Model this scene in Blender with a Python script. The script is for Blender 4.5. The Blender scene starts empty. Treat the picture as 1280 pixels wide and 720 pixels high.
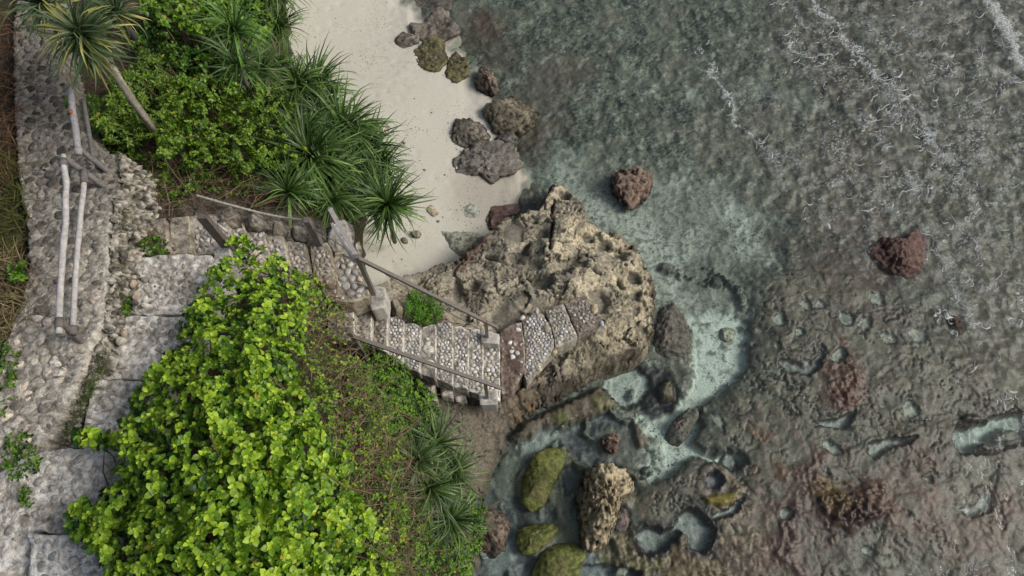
import bpy, math, random
import numpy as np
from mathutils import Vector, Matrix, Euler, Quaternion
R_ = math.radians
SC = bpy.context.scene
COL = SC.collection

# ---------------------------------------------------------------- camera, light, exposure
H, TILT, F = 13.5, R_(24), 853.333
CT, ST = math.cos(TILT), math.sin(TILT)
cd = bpy.data.cameras.new('camera'); cam = bpy.data.objects.new('camera', cd); COL.objects.link(cam)
cam.location = (0, 0, H); cam.rotation_euler = (TILT, 0, 0)
cd.sensor_width = 36; cd.lens = 24; cd.clip_start = .05; cd.clip_end = 2000
SC.camera = cam
SUN_EL, SUN_AZ = R_(42), R_(92)           # azimuth measured from +Y (north) clockwise to +X
w = bpy.data.worlds.new('World'); SC.world = w; w.use_nodes = True
nt = w.node_tree; nt.nodes.clear()
sky = nt.nodes.new('ShaderNodeTexSky'); sky.sky_type = 'NISHITA'; sky.sun_disc = False
sky.sun_elevation = SUN_EL; sky.sun_rotation = SUN_AZ; sky.air_density = 1.6; sky.dust_density = 6; sky.ozone_density = 1
bg = nt.nodes.new('ShaderNodeBackground'); bg.inputs[1].default_value = .056
wo = nt.nodes.new('ShaderNodeOutputWorld')
nt.links.new(sky.outputs[0], bg.inputs[0]); nt.links.new(bg.outputs[0], wo.inputs[0])
sl = bpy.data.lights.new('sun', 'SUN'); sl.energy = 1.5; sl.angle = R_(22); sl.color = (1, .975, .94)
so = bpy.data.objects.new('sun', sl); COL.objects.link(so)
sd = Vector((math.sin(SUN_AZ)*math.cos(SUN_EL), math.cos(SUN_AZ)*math.cos(SUN_EL), math.sin(SUN_EL)))
so.rotation_euler = sd.to_track_quat('Z', 'Y').to_euler(); so.location = sd*40
SC.view_settings.view_transform = 'Standard'; SC.view_settings.look = 'None'
SC.view_settings.exposure = 0.28; SC.view_settings.gamma = 1
SC.render.engine = 'CYCLES'
SC.cycles.transparent_max_bounces = 16

# ---------------------------------------------------------------- maths
def W(px, py, z):
    dx = (px-640)/F; dy = -(py-360)/F
    t = (z-H)/(dy*ST-CT)
    return np.array([dx*t, (dy*CT+ST)*t, z+0*t]) if not np.isscalar(px) else (dx*t, (dy*CT+ST)*t, z)
def proj(x, y, z):
    zz = z-H
    dep = -( -y*ST + zz*CT)
    yc = y*CT + zz*ST
    return 640+F*x/dep, 360-F*yc/dep
def hsh(i, j, k, s):
    n = (i*374761393 + j*668265263 + k*2147483647 + s*1442695041) & 0xffffffff
    n = ((n ^ (n >> 13))*1274126177) & 0xffffffff
    n = ((n ^ (n >> 15))*2246822519) & 0xffffffff
    return ((n ^ (n >> 16)) & 0xffff)/32767.5-1
_g = np.linspace(0, 2*math.pi, 64, endpoint=False); GX, GY_ = np.cos(_g), np.sin(_g)
def n2(x, y, s=0):
    """gradient noise, about -1..1"""
    x = np.asarray(x, float); y = np.asarray(y, float)
    xi = np.floor(x).astype(np.int64); yi = np.floor(y).astype(np.int64)
    fx = x-xi; fy = y-yi
    def g(i, j):
        h = ((hsh(xi+i, yi+j, 0, s)+1)*31.99).astype(np.int64) & 63; return GX[h]*(fx-i)+GY_[h]*(fy-j)
    ux = fx*fx*fx*(fx*(fx*6-15)+10); uy = fy*fy*fy*(fy*(fy*6-15)+10)
    a, b, c, d = g(0, 0), g(1, 0), g(0, 1), g(1, 1)
    return 1.7*((a+(b-a)*ux)*(1-uy)+(c+(d-c)*ux)*uy)
def n3(x, y, z, s=0):
    zi = np.floor(z).astype(np.int64); fz = z-zi; fz = fz*fz*(3-2*fz)
    xi = np.floor(x).astype(np.int64); yi = np.floor(y).astype(np.int64)
    fx = x-xi; fy = y-yi; fx = fx*fx*(3-2*fx); fy = fy*fy*(3-2*fy)
    r = []
    for k in (0, 1):
        a = hsh(xi, yi, zi+k, s); b = hsh(xi+1, yi, zi+k, s); c = hsh(xi, yi+1, zi+k, s); d = hsh(xi+1, yi+1, zi+k, s)
        r.append((a+(b-a)*fx)*(1-fy)+(c+(d-c)*fx)*fy)
    return r[0]*(1-fz)+r[1]*fz
def fbm(x, y, o=4, s=0, g=.5):
    r = 0; a = 1; t = 0
    for k in range(o):
        c, q = math.cos(k*1.1), math.sin(k*1.1)
        r = r+a*n2((x*c-y*q)*2**k+k*7.3, (x*q+y*c)*2**k-k*3.1, s+k); t += a; a *= g
    return r/t
def fbm3(x, y, z, o=4, s=0, g=.5):
    r = 0; a = 1; t = 0
    for k in range(o):
        r = r+a*n3(x*2**k+k*7.3, y*2**k-k*3.1, z*2**k+k*1.7, s+k); t += a; a *= g
    return r/t
def ridge(x, y, o=3, s=0):
    r = 0; a = 1; t = 0
    for k in range(o):
        r = r+a*(1-2*np.abs(n2(x*2**k+k*5, y*2**k+k*9, s+k))); t += a; a *= .5
    return r/t
def worley(x, y, s=0):
    xi = np.floor(x).astype(np.int64); yi = np.floor(y).astype(np.int64)
    f1 = np.full(x.shape, 9.); f2 = f1.copy(); idn = np.zeros(x.shape)
    for i in (-1, 0, 1):
        for j in (-1, 0, 1):
            a = xi+i; b = yi+j
            px = a+.5+.45*hsh(a, b, 1, s); py = b+.5+.45*hsh(a, b, 2, s)
            d = np.hypot(x-px, y-py)
            m = d < f1
            f2 = np.where(m, f1, np.minimum(f2, d)); idn = np.where(m, hsh(a, b, 3, s), idn); f1 = np.where(m, d, f1)
    return f1, f2, idn
def sst(a, b, x):
    t = np.clip((x-a)/(b-a), 0, 1); return t*t*(3-2*t)
def mixc(c, col, m):
    m = np.clip(m, 0, 1)[..., None]; return c*(1-m)+np.asarray(col)*m
def _sdf(x, y, P):
    P = np.asarray(P, float); n = len(P); d = np.full(x.shape, 1e18); ins = np.zeros(x.shape, bool)
    for i in range(n):
        ax, ay = P[i]; bx, by = P[(i+1) % n]; ex, ey = bx-ax, by-ay
        wx, wy = x-ax, y-ay
        t = np.clip((wx*ex+wy*ey)/(ex*ex+ey*ey+1e-12), 0, 1)
        d = np.minimum(d, (wx-ex*t)**2+(wy-ey*t)**2)
        c = ((ay > y) != (by > y))
        with np.errstate(divide='ignore', invalid='ignore'):
            xc = (bx-ax)*(y-ay)/(by-ay if by != ay else 1e-12)+ax
        ins ^= c & (x < xc)
    d = np.sqrt(d); return np.where(ins, d, -d)
def sdf(x, y, P, pad=40):
    """signed distance, positive inside; -pad beyond the padded box"""
    P = np.asarray(P, float); out = np.full(x.shape, -float(pad))
    m = (x > P[:, 0].min()-pad) & (x < P[:, 0].max()+pad) & (y > P[:, 1].min()-pad) & (y < P[:, 1].max()+pad)
    if m.any(): out[m] = np.maximum(_sdf(x[m], y[m], P), -pad)
    return out
def sdl(x, y, P, pad=60):
    """distance to an open polyline"""
    P = np.asarray(P, float); out = np.full(x.shape, float(pad))
    m = (x > P[:, 0].min()-pad) & (x < P[:, 0].max()+pad) & (y > P[:, 1].min()-pad) & (y < P[:, 1].max()+pad)
    X = x[m]; Y = y[m]; d = np.full(X.shape, 1e18)
    for i in range(len(P)-1):
        ax, ay = P[i]; ex, ey = P[i+1]-P[i]; wx, wy = X-ax, Y-ay
        t = np.clip((wx*ex+wy*ey)/(ex*ex+ey*ey), 0, 1); d = np.minimum(d, (wx-ex*t)**2+(wy-ey*t)**2)
    out[m] = np.minimum(np.sqrt(d), pad); return out
def tps(pts):
    A = np.array(pts, float); P = A[:, :2]/100; n = len(P)
    def K(r2): return .5*r2*np.log(r2+1e-9)
    M = np.zeros((n+3, n+3)); r2 = ((P[:, None]-P[None])**2).sum(-1)
    M[:n, :n] = K(r2)+np.eye(n)*.02; M[:n, n] = 1; M[:n, n+1:] = P; M[n, :n] = 1; M[n+1:, :n] = P.T
    w_ = np.linalg.solve(M, np.r_[A[:, 2], 0, 0, 0]); lo, hi = A[:, 2].min()-.3, A[:, 2].max()+.3
    def f(u, v):
        u = np.asarray(u, float)/100; v = np.asarray(v, float)/100
        r = w_[n]+w_[n+1]*u+w_[n+2]*v
        for i in range(n): r = r+w_[i]*K((u-P[i, 0])**2+(v-P[i, 1])**2)
        return np.clip(r, lo, hi)
    return f
def solve(X, Y, zf, z0=1., it=7):
    z = np.zeros(X.shape)+z0
    for _ in range(it):
        U, V = proj(X, Y, z); z = .5*z+.5*zf(U, V)
    U, V = proj(X, Y, z); return U, V, z
def axis(a, b, st, lo, hi, g=1.25):
    c = list(np.arange(a, b, st)); s = st
    while c[-1] < hi: s *= g; c.append(c[-1]+s)
    s = st
    while c[0] > lo: s *= g; c.insert(0, c[0]-s)
    return np.array(c)

# ---------------------------------------------------------------- object helpers
def tag(o, label=None, cat=None, group=None, kind=None):
    if label: o['label'] = label
    if cat: o['category'] = cat
    if group: o['group'] = group
    if kind: o['kind'] = kind
    return o
def newmesh(name, V, Fc, col=None, mat=None, smooth=True):
    V = np.asarray(V, np.float32); me = bpy.data.meshes.new(name)
    if isinstance(Fc, np.ndarray):
        nf, k = Fc.shape
        me.vertices.add(len(V)); me.vertices.foreach_set('co', V.ravel())
        me.loops.add(nf*k); me.loops.foreach_set('vertex_index', Fc.ravel().astype(np.int32))
        me.polygons.add(nf); me.polygons.foreach_set('loop_start', np.arange(0, nf*k, k, dtype=np.int32))
        me.update(calc_edges=True)
    else:
        me.from_pydata([tuple(map(float, v)) for v in V], [], Fc); me.update()
    if smooth: me.polygons.foreach_set('use_smooth', [True]*len(me.polygons))
    if col is not None:
        a = me.color_attributes.new('Col', 'FLOAT_COLOR', 'POINT'); c = np.ones((len(V), 4), np.float32); c[:, :3] = col
        a.data.foreach_set('color', c.ravel())
    if mat: me.materials.append(mat)
    return me
def loc_of(o):
    return np.array(o.location) + (loc_of(o.parent) if o.parent else 0)
def mk(name, V, Fc, col=None, mat=None, parent=None, smooth=True, kind=None, origin=None):
    """V in world coordinates"""
    V = np.asarray(V, float)
    if parent is None: org = np.array([V[:, 0].mean(), V[:, 1].mean(), V[:, 2].min()]) if origin is None else np.array(origin)
    else: org = loc_of(parent)
    o = bpy.data.objects.new(name, newmesh(name, V-org, Fc, col, mat, smooth)); COL.objects.link(o)
    if parent is None: o.location = org
    else: o.parent = parent
    if kind: o['kind'] = kind
    return o
def empty(name, loc, label, cat, group=None):
    o = bpy.data.objects.new(name, None); COL.objects.link(o); o.location = loc; o.empty_display_size = .1
    return tag(o, label, cat, group)
def gridfaces(nx, ny, keep=None):
    i = np.arange(nx*ny).reshape(ny, nx)
    f = np.stack([i[:-1, :-1], i[:-1, 1:], i[1:, 1:], i[1:, :-1]], -1).reshape(-1, 4)
    if keep is not None:
        k = keep.ravel(); f = f[k[f].any(1)]
    return f
def compact(V, Fc, C=None):
    u, inv = np.unique(Fc, return_inverse=True)
    return V[u], inv.reshape(Fc.shape), (C[u] if C is not None else None)
class MB:
    """collects pieces into one mesh"""
    def __init__(s): s.v = []; s.f = []; s.c = []; s.n = 0
    def add(s, v, f, c=(.5, .5, .5)):
        v = np.asarray(v, float); s.v.append(v); s.f += [tuple(int(i)+s.n for i in q) for q in f]
        c = np.asarray(c, float); s.c.append(np.broadcast_to(c, (len(v), 3)) if c.ndim == 1 else c); s.n += len(v)
    def build(s, name, mat, parent=None, kind=None, smooth=True):
        return mk(name, np.concatenate(s.v), s.f, np.concatenate(s.c), mat, parent, smooth, kind)
def tube(pts, rad, n=6, cap=True, sq=False, wob=0, rng=None, flat=None):
    pts = np.asarray(pts, float); m = len(pts); rad = np.broadcast_to(rad, (m,))
    V = []; up = np.array([0, 0, 1.])
    for i in range(m):
        t = pts[min(i+1, m-1)]-pts[max(i-1, 0)]; t /= np.linalg.norm(t)+1e-9
        a = np.cross(t, up if abs(t[2]) < .95 else np.array([0, 1., 0])); a /= np.linalg.norm(a)+1e-9; b = np.cross(a, t)
        for k in range(n):
            q = 2*math.pi*(k+(.5 if sq else 0))/n
            r = rad[i]*(1.414 if sq else 1)
            s2 = flat if flat else 1
            V.append(pts[i]+r*(math.cos(q)*a+math.sin(q)*b*s2))
    Fc = [(i*n+k, i*n+(k+1) % n, (i+1)*n+(k+1) % n, (i+1)*n+k) for i in range(m-1) for k in range(n)]
    if cap: Fc += [tuple(range(n))[::-1], tuple((m-1)*n+k for k in range(n))]
    return np.array(V), Fc

# ---------------------------------------------------------------- materials
def vmat(name, rough=.8, bump=.3, bscale=60, var=.35, vscale=25, spec=.3, dist=.01, fine=None, objrand=0, speck=None, transl=0, warp=False):
    m = bpy.data.materials.new(name); m.use_nodes = True; t = m.node_tree; N = t.nodes; L = t.links
    P = N['Principled BSDF']; P.inputs['Roughness'].default_value = rough; P.inputs['Specular IOR Level'].default_value = spec
    at = N.new('ShaderNodeAttribute'); at.attribute_name = 'Col'
    tc = N.new('ShaderNodeNewGeometry') if not objrand else N.new('ShaderNodeTexCoord')
    pos = tc.outputs['Position'] if not objrand else tc.outputs['Object']
    no = N.new('ShaderNodeTexNoise'); no.inputs['Scale'].default_value = vscale; no.inputs['Detail'].default_value = 8; no.inputs['Roughness'].default_value = .7
    L.new(pos, no.inputs['Vector'])
    mr = N.new('ShaderNodeMapRange'); mr.inputs[1].default_value = .36; mr.inputs[2].default_value = .64
    mr.inputs[3].default_value = 1-var; mr.inputs[4].default_value = 1+var; mr.clamp = False
    L.new(no.outputs['Fac'], mr.inputs[0])
    vm = N.new('ShaderNodeVectorMath'); vm.operation = 'MULTIPLY'; L.new(at.outputs['Color'], vm.inputs[0]); L.new(mr.outputs[0], vm.inputs[1])
    out = vm.outputs[0]
    if objrand:
        oi = N.new('ShaderNodeObjectInfo'); m2 = N.new('ShaderNodeMapRange'); m2.inputs[3].default_value = 1-objrand; m2.inputs[4].default_value = 1+objrand
        L.new(oi.outputs['Random'], m2.inputs[0]); v2 = N.new('ShaderNodeVectorMath'); v2.operation = 'MULTIPLY'; L.new(out, v2.inputs[0]); L.new(m2.outputs[0], v2.inputs[1]); out = v2.outputs[0]
    if speck:                                       # (scale, threshold, colour) dark grains
        vo = N.new('ShaderNodeTexVoronoi'); vo.inputs['Scale'].default_value = speck[0]; vo.inputs['Scale'].default_value = speck[0]
        if warp:
            nw_ = N.new('ShaderNodeTexNoise'); nw_.inputs['Scale'].default_value = 16; nw_.inputs['Detail'].default_value = 3; L.new(pos, nw_.inputs['Vector'])
            sc_ = N.new('ShaderNodeVectorMath'); sc_.operation = 'MULTIPLY_ADD'; L.new(nw_.outputs['Color'], sc_.inputs[0]); sc_.inputs[1].default_value = (.14, .14, .14); L.new(pos, sc_.inputs[2]); L.new(sc_.outputs[0], vo.inputs['Vector'])
        else: L.new(pos, vo.inputs['Vector'])
        cr = N.new('ShaderNodeMapRange'); cr.inputs[1].default_value = speck[1]; cr.inputs[2].default_value = speck[1]*1.5; cr.inputs[3].default_value = 1; cr.inputs[4].default_value = 0
        L.new(vo.outputs['Distance'], cr.inputs[0])
        n5 = N.new('ShaderNodeTexNoise'); n5.inputs['Scale'].default_value = 1.3; n5.inputs['Detail'].default_value = 5; L.new(pos, n5.inputs['Vector'])
        c5 = N.new('ShaderNodeMapRange'); c5.inputs[1].default_value = .45; c5.inputs[2].default_value = .65; L.new(n5.outputs['Fac'], c5.inputs[0])
        mu = N.new('ShaderNodeMath'); mu.operation = 'MULTIPLY'; L.new(cr.outputs[0], mu.inputs[0]); L.new(c5.outputs[0], mu.inputs[1])
        mx = N.new('ShaderNodeMix'); mx.data_type = 'RGBA'; L.new(mu.outputs[0], mx.inputs['Factor']); L.new(out, mx.inputs[6]); mx.inputs[7].default_value = (*speck[2], 1); out = mx.outputs[2]
    L.new(out, P.inputs['Base Color'])
    if bump:
        nb = N.new('ShaderNodeTexNoise'); nb.inputs['Scale'].default_value = bscale; nb.inputs['Detail'].default_value = 6; nb.inputs['Roughness'].default_value = .65; L.new(pos, nb.inputs['Vector'])
        bu = N.new('ShaderNodeBump'); bu.inputs['Strength'].default_value = bump; bu.inputs['Distance'].default_value = dist
        L.new(nb.outputs['Fac'], bu.inputs['Height']); L.new(bu.outputs[0], P.inputs['Normal'])
    if transl:
        tr = N.new('ShaderNodeBsdfTranslucent'); v3 = N.new('ShaderNodeVectorMath'); v3.operation = 'MULTIPLY'; L.new(out, v3.inputs[0]); v3.inputs[1].default_value = (1.1, 1.3, .5)
        L.new(v3.outputs[0], tr.inputs[0]); ms = N.new('ShaderNodeMixShader'); ms.inputs[0].default_value = transl
        L.new(P.outputs[0], ms.inputs[1]); L.new(tr.outputs[0], ms.inputs[2]); L.new(ms.outputs[0], N['Material Output'].inputs[0])
    return m
M_reef = vmat('wet_reef_rock', .45, .45, 26, .34, 34, .5, .015, speck=(13, .22, (.022, .024, .02)), warp=True)
M_sand = vmat('beach_sand', .9, .4, 90, .09, 30, .2, .004, speck=(13, .16, (.15, .12, .10)))
M_rock = vmat('limestone', .85, .9, 35, .4, 16, .25, .03)
M_dark = vmat('dark_wet_rock', .6, .9, 35, .45, 18, .4, .03)
M_mort = vmat('lime_mortar', .92, 1, 38, .55, 13, .2, .03)
M_stone = vmat('cobble_stone', .8, .8, 55, .5, 22, .25, .012)
M_peb = vmat('pale_pebble', .7, .4, 70, .22, 40, .3, .005)
M_conc = vmat('weathered_concrete', .9, .5, 80, .2, 25, .2, .006)
M_soil = vmat('leaf_litter_soil', .95, 1, 40, .5, 18, .1, .03)
M_leaf = vmat('glossy_leaf', .42, .1, 60, .12, 12, .45, .002, transl=.16)
M_leafi = vmat('glossy_leaf_piece', .42, .1, 60, .12, 12, .45, .002, objrand=.28, transl=.16)
M_blade = vmat('strap_leaf', .42, 0, 60, .18, 6, .5, .002, objrand=.35, transl=.15)
M_wood = vmat('weathered_wood', .75, .6, 60, .25, 18, .3, .004)
M_metal = vmat('galvanised_rail', .5, .3, 120, .2, 30, .5, .002)
M_twig = vmat('dry_twig', .9, 0, 60, .3, 20, .2)

rng = np.random.default_rng(7); random.seed(7)
# ================================================================ THE SETTING
# ---- sea bed and reef flat
SHORE = [(-400, -400), (470, -400), (498, -60), (503, 2), (525, 20), (560, 30), (566, 55), (592, 92), (604, 118), (622, 160), (645, 200), (654, 225), (650, 243), (640, 262), (630, 300), (600, 420), (560, 560), (560, 1200), (-400, 1200)]
CHAN = [(700, 205), (760, 200), (830, 200), (905, 235), (950, 280), (958, 315), (940, 340), (915, 352), (922, 375), (936, 405), (941, 435), (938, 462), (908, 484), (884, 510), (868, 550), (870, 563), (905, 562), (930, 570), (925, 588), (895, 580), (868, 574), (838, 592), (812, 598), (797, 590), (803, 565), (795, 540), (790, 520), (812, 515), (848, 503), (866, 480), (862, 430), (868, 400), (850, 376), (815, 380), (820, 340), (800, 300), (745, 275), (715, 240)]
P1 = [(755, 478), (760, 464), (778, 457), (800, 458), (812, 466), (815, 480), (803, 498), (785, 507), (768, 500)]
DARK1 = [(800, 458), (818, 452), (840, 462), (852, 485), (845, 508), (820, 520), (802, 512), (798, 500), (812, 485)]
COVE = [(600, 622), (618, 600), (632, 572), (650, 552), (690, 540), (735, 522), (765, 503), (790, 515), (800, 560), (800, 600), (770, 700), (740, 800), (560, 900), (560, 700)]
EM = [(880, 342), (905, 350), (925, 356), (950, 338), (975, 322), (1020, 300), (1080, 330), (1150, 375), (1210, 430), (1330, 520), (1500, 900), (700, 1000), (760, 700), (790, 640), (800, 600), (838, 594), (868, 576), (925, 590), (932, 570), (872, 560), (884, 512), (908, 486), (940, 462), (942, 430), (925, 375)]
xa = axis(-5.5, 14.4, .026, -250, 250, 1.1); ya = axis(-.6, 14.8, .026, -250, 260, 1.1)
X, Y = np.meshgrid(xa, ya)
U0, V0 = proj(X, Y, 0*X); bad = (np.abs(X) > 40) | (Y < -6) | (Y > 40)
U0 = np.where(bad, 1280+np.abs(X)*10, U0); V0 = np.where(bad, 100, V0)
U = U0+13*fbm(X*1.6, Y*1.6, 3, 3)+7*fbm(X*6, Y*6, 3, 9, .6); V = V0+13*fbm(X*1.6, Y*1.6, 3, 13)+7*fbm(X*6, Y*6, 3, 19, .6)
nA = fbm(X*.9, Y*.9, 4, 21); nB = fbm(X*3.0, Y*3.0, 3, 22, .42); nC = fbm(X*7.5, Y*7.5, 3, 23, .55); nD = fbm(X*15, Y*15, 2, 24)
rg = ridge(X*1.3+nA, Y*1.3, 3, 25)
f1, f2, cid = worley(X*5+nB*.6, Y*5+nB*.6, 26)
em = sst(-12, 10, sdf(U, V, EM, 60)); cove = sst(-8, 8, sdf(U, V, COVE)); ch = sst(-6, 6, sdf(U, V, CHAN, 60))
right = sst(820, 1050, U)
nE = fbm(X*1.1+3, Y*1.1, 3, 27, .42); wq = .25*n2(X*2.7, Y*2.7, 66); nG = n2(X*.75+wq, Y*.95, 67)+.5*n2(X*1.9, Y*2.3+wq, 68)+.16*n2(X*5.5, Y*5.5, 69)+.05*n2(X*14, Y*14, 70); nF = fbm(X*.45, Y*.45, 3, 28)
def blob(a, b, r, k=.3): return sst(1, .2, np.hypot(U-a, V-b)/r+k*nB)
z = -.15+.05*nA+.07*nB+.012*nC+.005*nD
C = np.zeros(X.shape+(3,))+np.array([.165, .175, .140])
br = np.clip(sst(860, 1040, U+120*nE+60*nF)+.7*sst(900, 1000, U)*sst(200, 320, V), 0, 1)
C = mixc(C, (.150, .125, .100), br*.85)
C = mixc(C, (.30, .335, .29), sst(.02, .35, nE+.5*nB)*.6*(1-.55*br))
C = mixc(C, (.40, .44, .38), sst(.22, .5, nB+.4*nC)*.6*(1-.6*br))
pm = sst(-.25, .25, fbm(X*.9+5, Y*.9, 3, 29)); C = mixc(C, (.035, .042, .036), sst(.10, .32, .45*nC+.75*nE+.5*nB-.1*br)*(.15+.6*pm)); tq = nG*2.1+.3; tf_ = tq-np.floor(tq); C = mixc(C, (.03, .034, .032), sst(.12, .03, np.minimum(tf_, 1-tf_)+.03*nC)*sst(-.2, .15, fbm(X*1.1+9, Y*1.1, 3, 65))*.75)
h1, h2, hid = worley(X*11+nC*.9, Y*11+nC*.9+nB*.5, 31); C = mixc(C, (.022, .026, .024), sst(.42, .2, h1)*sst(.15, .5, hid*.5+.9*nE+.5*pm)*.85); k1, k2, kid = worley(X*19+nC*.8, Y*19, 32); C = mixc(C, (.03, .033, .03), sst(.42, .2, k1)*sst(.1, .4, kid*.5+.8*nB)*.7); C = mixc(C, (.36, .40, .34), sst(.3, .12, k1)*sst(.45, .6, -kid*.6+.6*nB)*.7); C = mixc(C, (.20, .18, .15), sst(.1, .4, -nE+.5*nF+.3*nB)*.5)
C = mixc(C, (.03, .036, .04), sst(.80, .95, ridge(X*1.0+.6*nB, Y*1.0+.5*nA, 2, 41))*.6)
for (a, b, r, c, k) in [(605, 25, 34, (.12, .065, .045), .8), (590, 45, 28, (.09, .07, .045), .7), (625, 60, 40, (.10, .08, .055), .7), (560, 20, 26, (.14, .15, .12), .5), (700, 95, 60, (.14, .105, .085), .55), (660, 120, 50, (.13, .11, .09), .6), (668, 165, 34, (.11, .085, .07), .7), (650, 190, 26, (.075, .06, .05), .8), (657, 245, 26, (.07, .05, .042), .8), (645, 225, 22, (.10, .09, .08), .6), (700, 150, 30, (.13, .105, .09), .5), (720, 205, 40, (.33, .37, .32), .6), (690, 215, 24, (.30, .35, .31), .6),
                        (1060, 85, 60, (.10, .075, .06), .6), (1180, 60, 60, (.10, .075, .06), .5), (1060, 200, 70, (.13, .10, .08), .5), (900, 110, 50, (.13, .125, .11), .4), (1000, 120, 30, (.30, .34, .30), .4), (950, 105, 20, (.34, .38, .34), .5), (872, 110, 14, (.42, .47, .42), .7), (812, 110, 8, (.5, .54, .48), .8)]:
    C = mixc(C, c, blob(a, b, r)*k)
# shelf that just breaks the surface, fading softly into the sea
em = sst(-45, 30, sdf(U, V, EM, 90)+26*nE); shelf = sst(-5, 22, sdf(U, V, EM, 90)+10*nB)
qt = nG*2.6; fq = qt-np.floor(qt); zem = .0+.016*nA+.028*nB+.006*nC+.003*nD+.013*(np.floor(qt)*.8-nG*1.3)+.013*sst(0, .10, fq)
z = z*(1-em)+zem*em
Ce = np.zeros_like(C)+np.array([.160, .148, .118]); Ce = mixc(Ce, (.235, .228, .188), sst(-.05, .3, .6*nB+.9*nE)*.65); Ce = mixc(Ce, (.30, .29, .24), sst(.15, .45, nD+.3*nC+.8*nE)*.3); Ce = mixc(Ce, (.075, .065, .052), sst(.05, .35, -.9*nE-.4*nF+.3*nB)*.6); Ce = mixc(Ce, (.045, .04, .034), sst(.1, .35, nC+.9*nB)*.35)
Ce = mixc(Ce, (.125, .095, .07), sst(.08, .4, fbm(X*.8, Y*.8, 4, 61, .6))*.4); Ce = mixc(Ce, (.22, .225, .18), sst(.0, .35, nF-.5*nE)*.5); Ce = mixc(Ce, (.04, .035, .03), sst(.15, .32, nD-.2*nB)*.5)
crk = sst(.86, .975, ridge(X*.9+.6*nB+.2*nC, Y*.9-.5*nB, 1, 44))*sst(-.25, .1, fbm(X*.7, Y*.7, 2, 45))+.8*sst(.88, .975, ridge(X*2.3+.6*nB+.25*nC, Y*2.3-.5*nB, 1, 48))*sst(-.1, .3, fbm(X*.9, Y*.9, 2, 49)); crk = np.clip(crk, 0, 1)
Ce = mixc(Ce, (.016, .015, .014), np.clip(crk*1.3, 0, 1)*.9); z -= crk*.035*em
tl = sst(.11, .03, np.minimum(fq, 1-fq)+.03*nC)*sst(-.25, .05, fbm(X*1.3+4, Y*1.3, 3, 63)); Ce = Ce*(1+.16*np.clip((np.floor(qt) % 3)-1, -1, 1))[..., None]; Ce = mixc(Ce, (.018, .017, .015), tl*.85); tl2 = sst(.3, .05, fq)*sst(0, .05, fq); Ce = mixc(Ce, (.06, .055, .045), tl2*.45)
Ce = Ce*np.array([.61, .655, .60]); C = C*np.array([.86, .88, .84]); C = C*(1-em[..., None])+Ce*em[..., None]
z = np.where(V0 < 60, z-.05, z)
# cove by the cliff: grey pools between low connected ledges that run down to the lower left
zc = -.14+.04*nA+.03*nB+.015*nC
dg = (X*.80+Y*.6)*1.5+.35*nB+.5*nA; st_ = sst(.35, .8, 1-2*np.abs(n2(dg, (Y*.8-X*.6)*.35, 51)))
zc = zc+.15*st_; Cc = np.zeros_like(C)+np.array([.13, .155, .155]); Cc = mixc(Cc, (.27, .32, .32), sst(.0, .4, nE+.3*nB)*.75); Cc = mixc(Cc, (.45, .50, .48), sst(.2, .42, nB+.5*nE)*.35); Cc = mixc(Cc, (.025, .03, .032), sst(.08, .35, nC*.6-nE*.8)*.7)
Cc = mixc(Cc, (.135, .14, .085), st_*.6)
z = z*(1-cove)+zc*cove; C = C*(1-cove[..., None])+Cc*cove[..., None]
# pale sandy shallows around the outcrop, then the narrow channel
CHU = [(700, 205), (760, 235), (830, 225), (905, 235), (950, 280), (958, 315), (925, 352), (925, 400), (865, 410), (850, 376), (822, 372), (815, 330), (775, 290), (738, 268), (712, 235)]
cu = sst(-34, 14, sdf(U, V, CHU, 80)+18*nE); up = sst(440, 330, V)
Cch = np.zeros_like(C)+np.array([.24, .265, .225]); Cch = mixc(Cch, (.40, .44, .385), sst(-.05, .4, nE+.3*nB)*.7)
Cch = mixc(Cch, (.52, .56, .49), sst(46, 8, sdl(U, V, [(725, 262), (765, 275), (800, 290), (832, 325), (838, 370)])+14*nE)*.75)
Cch = mixc(Cch, (.48, .54, .47), sst(30, 5, sdl(U, V, [(930, 262), (925, 300), (912, 335)])+16*nB)*.6)
Cch = mixc(Cch, (.15, .165, .135), sst(1.1, .4, np.hypot(U-900, V-345)/60+.8*nE)*.75); Cch = mixc(Cch, (.055, .062, .052), sst(.08, .28, nC+.3*nB)*.6); Cch = mixc(Cch, (.06, .065, .055), sst(.14, .3, nD)*.4)
z = z*(1-cu)+(-.2+.03*nB+.015*nC)*cu; C = C*(1-cu[..., None])+Cch*cu[..., None]
CHL = [(868, 385), (900, 375), (928, 392), (936, 410), (938, 440), (936, 460), (912, 478), (890, 500), (880, 520), (868, 550), (880, 562), (905, 563), (925, 568), (931, 580), (920, 588), (895, 578), (870, 572), (850, 582), (838, 590), (815, 598), (798, 592), (802, 570), (795, 545), (792, 525), (808, 514), (835, 512), (852, 500), (864, 484), (868, 450)]
d_ = sdf(U, V, CHL, 60); ch = sst(-4, 5, d_)*sst(372, 400, V)
Cl = np.zeros_like(C)+np.array([.56, .64, .57]); Cl = mixc(Cl, (.30, .34, .28), sst(.05, .4, nB+.4*nE)*.55); Cl = mixc(Cl, (.13, .15, .12), sst(.12, .34, nC+.4*nE+.2*nB)*sst(40, 15, np.hypot(U-900, (V-400)*.5))*.8); Cl = mixc(Cl, (.12, .135, .11), sst(.2, .4, nC+.2*nB)*.5)
z = z*(1-ch)+(-.26+.02*nB)*ch; C = C*(1-ch[..., None])+Cl*ch[..., None]
rimm = sst(9, 2, np.abs(d_+4))*sst(385, 410, V); C = mixc(C, (.035, .034, .030), rimm*.7*sst(-.4, .2, nB+.3*nE))
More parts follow.
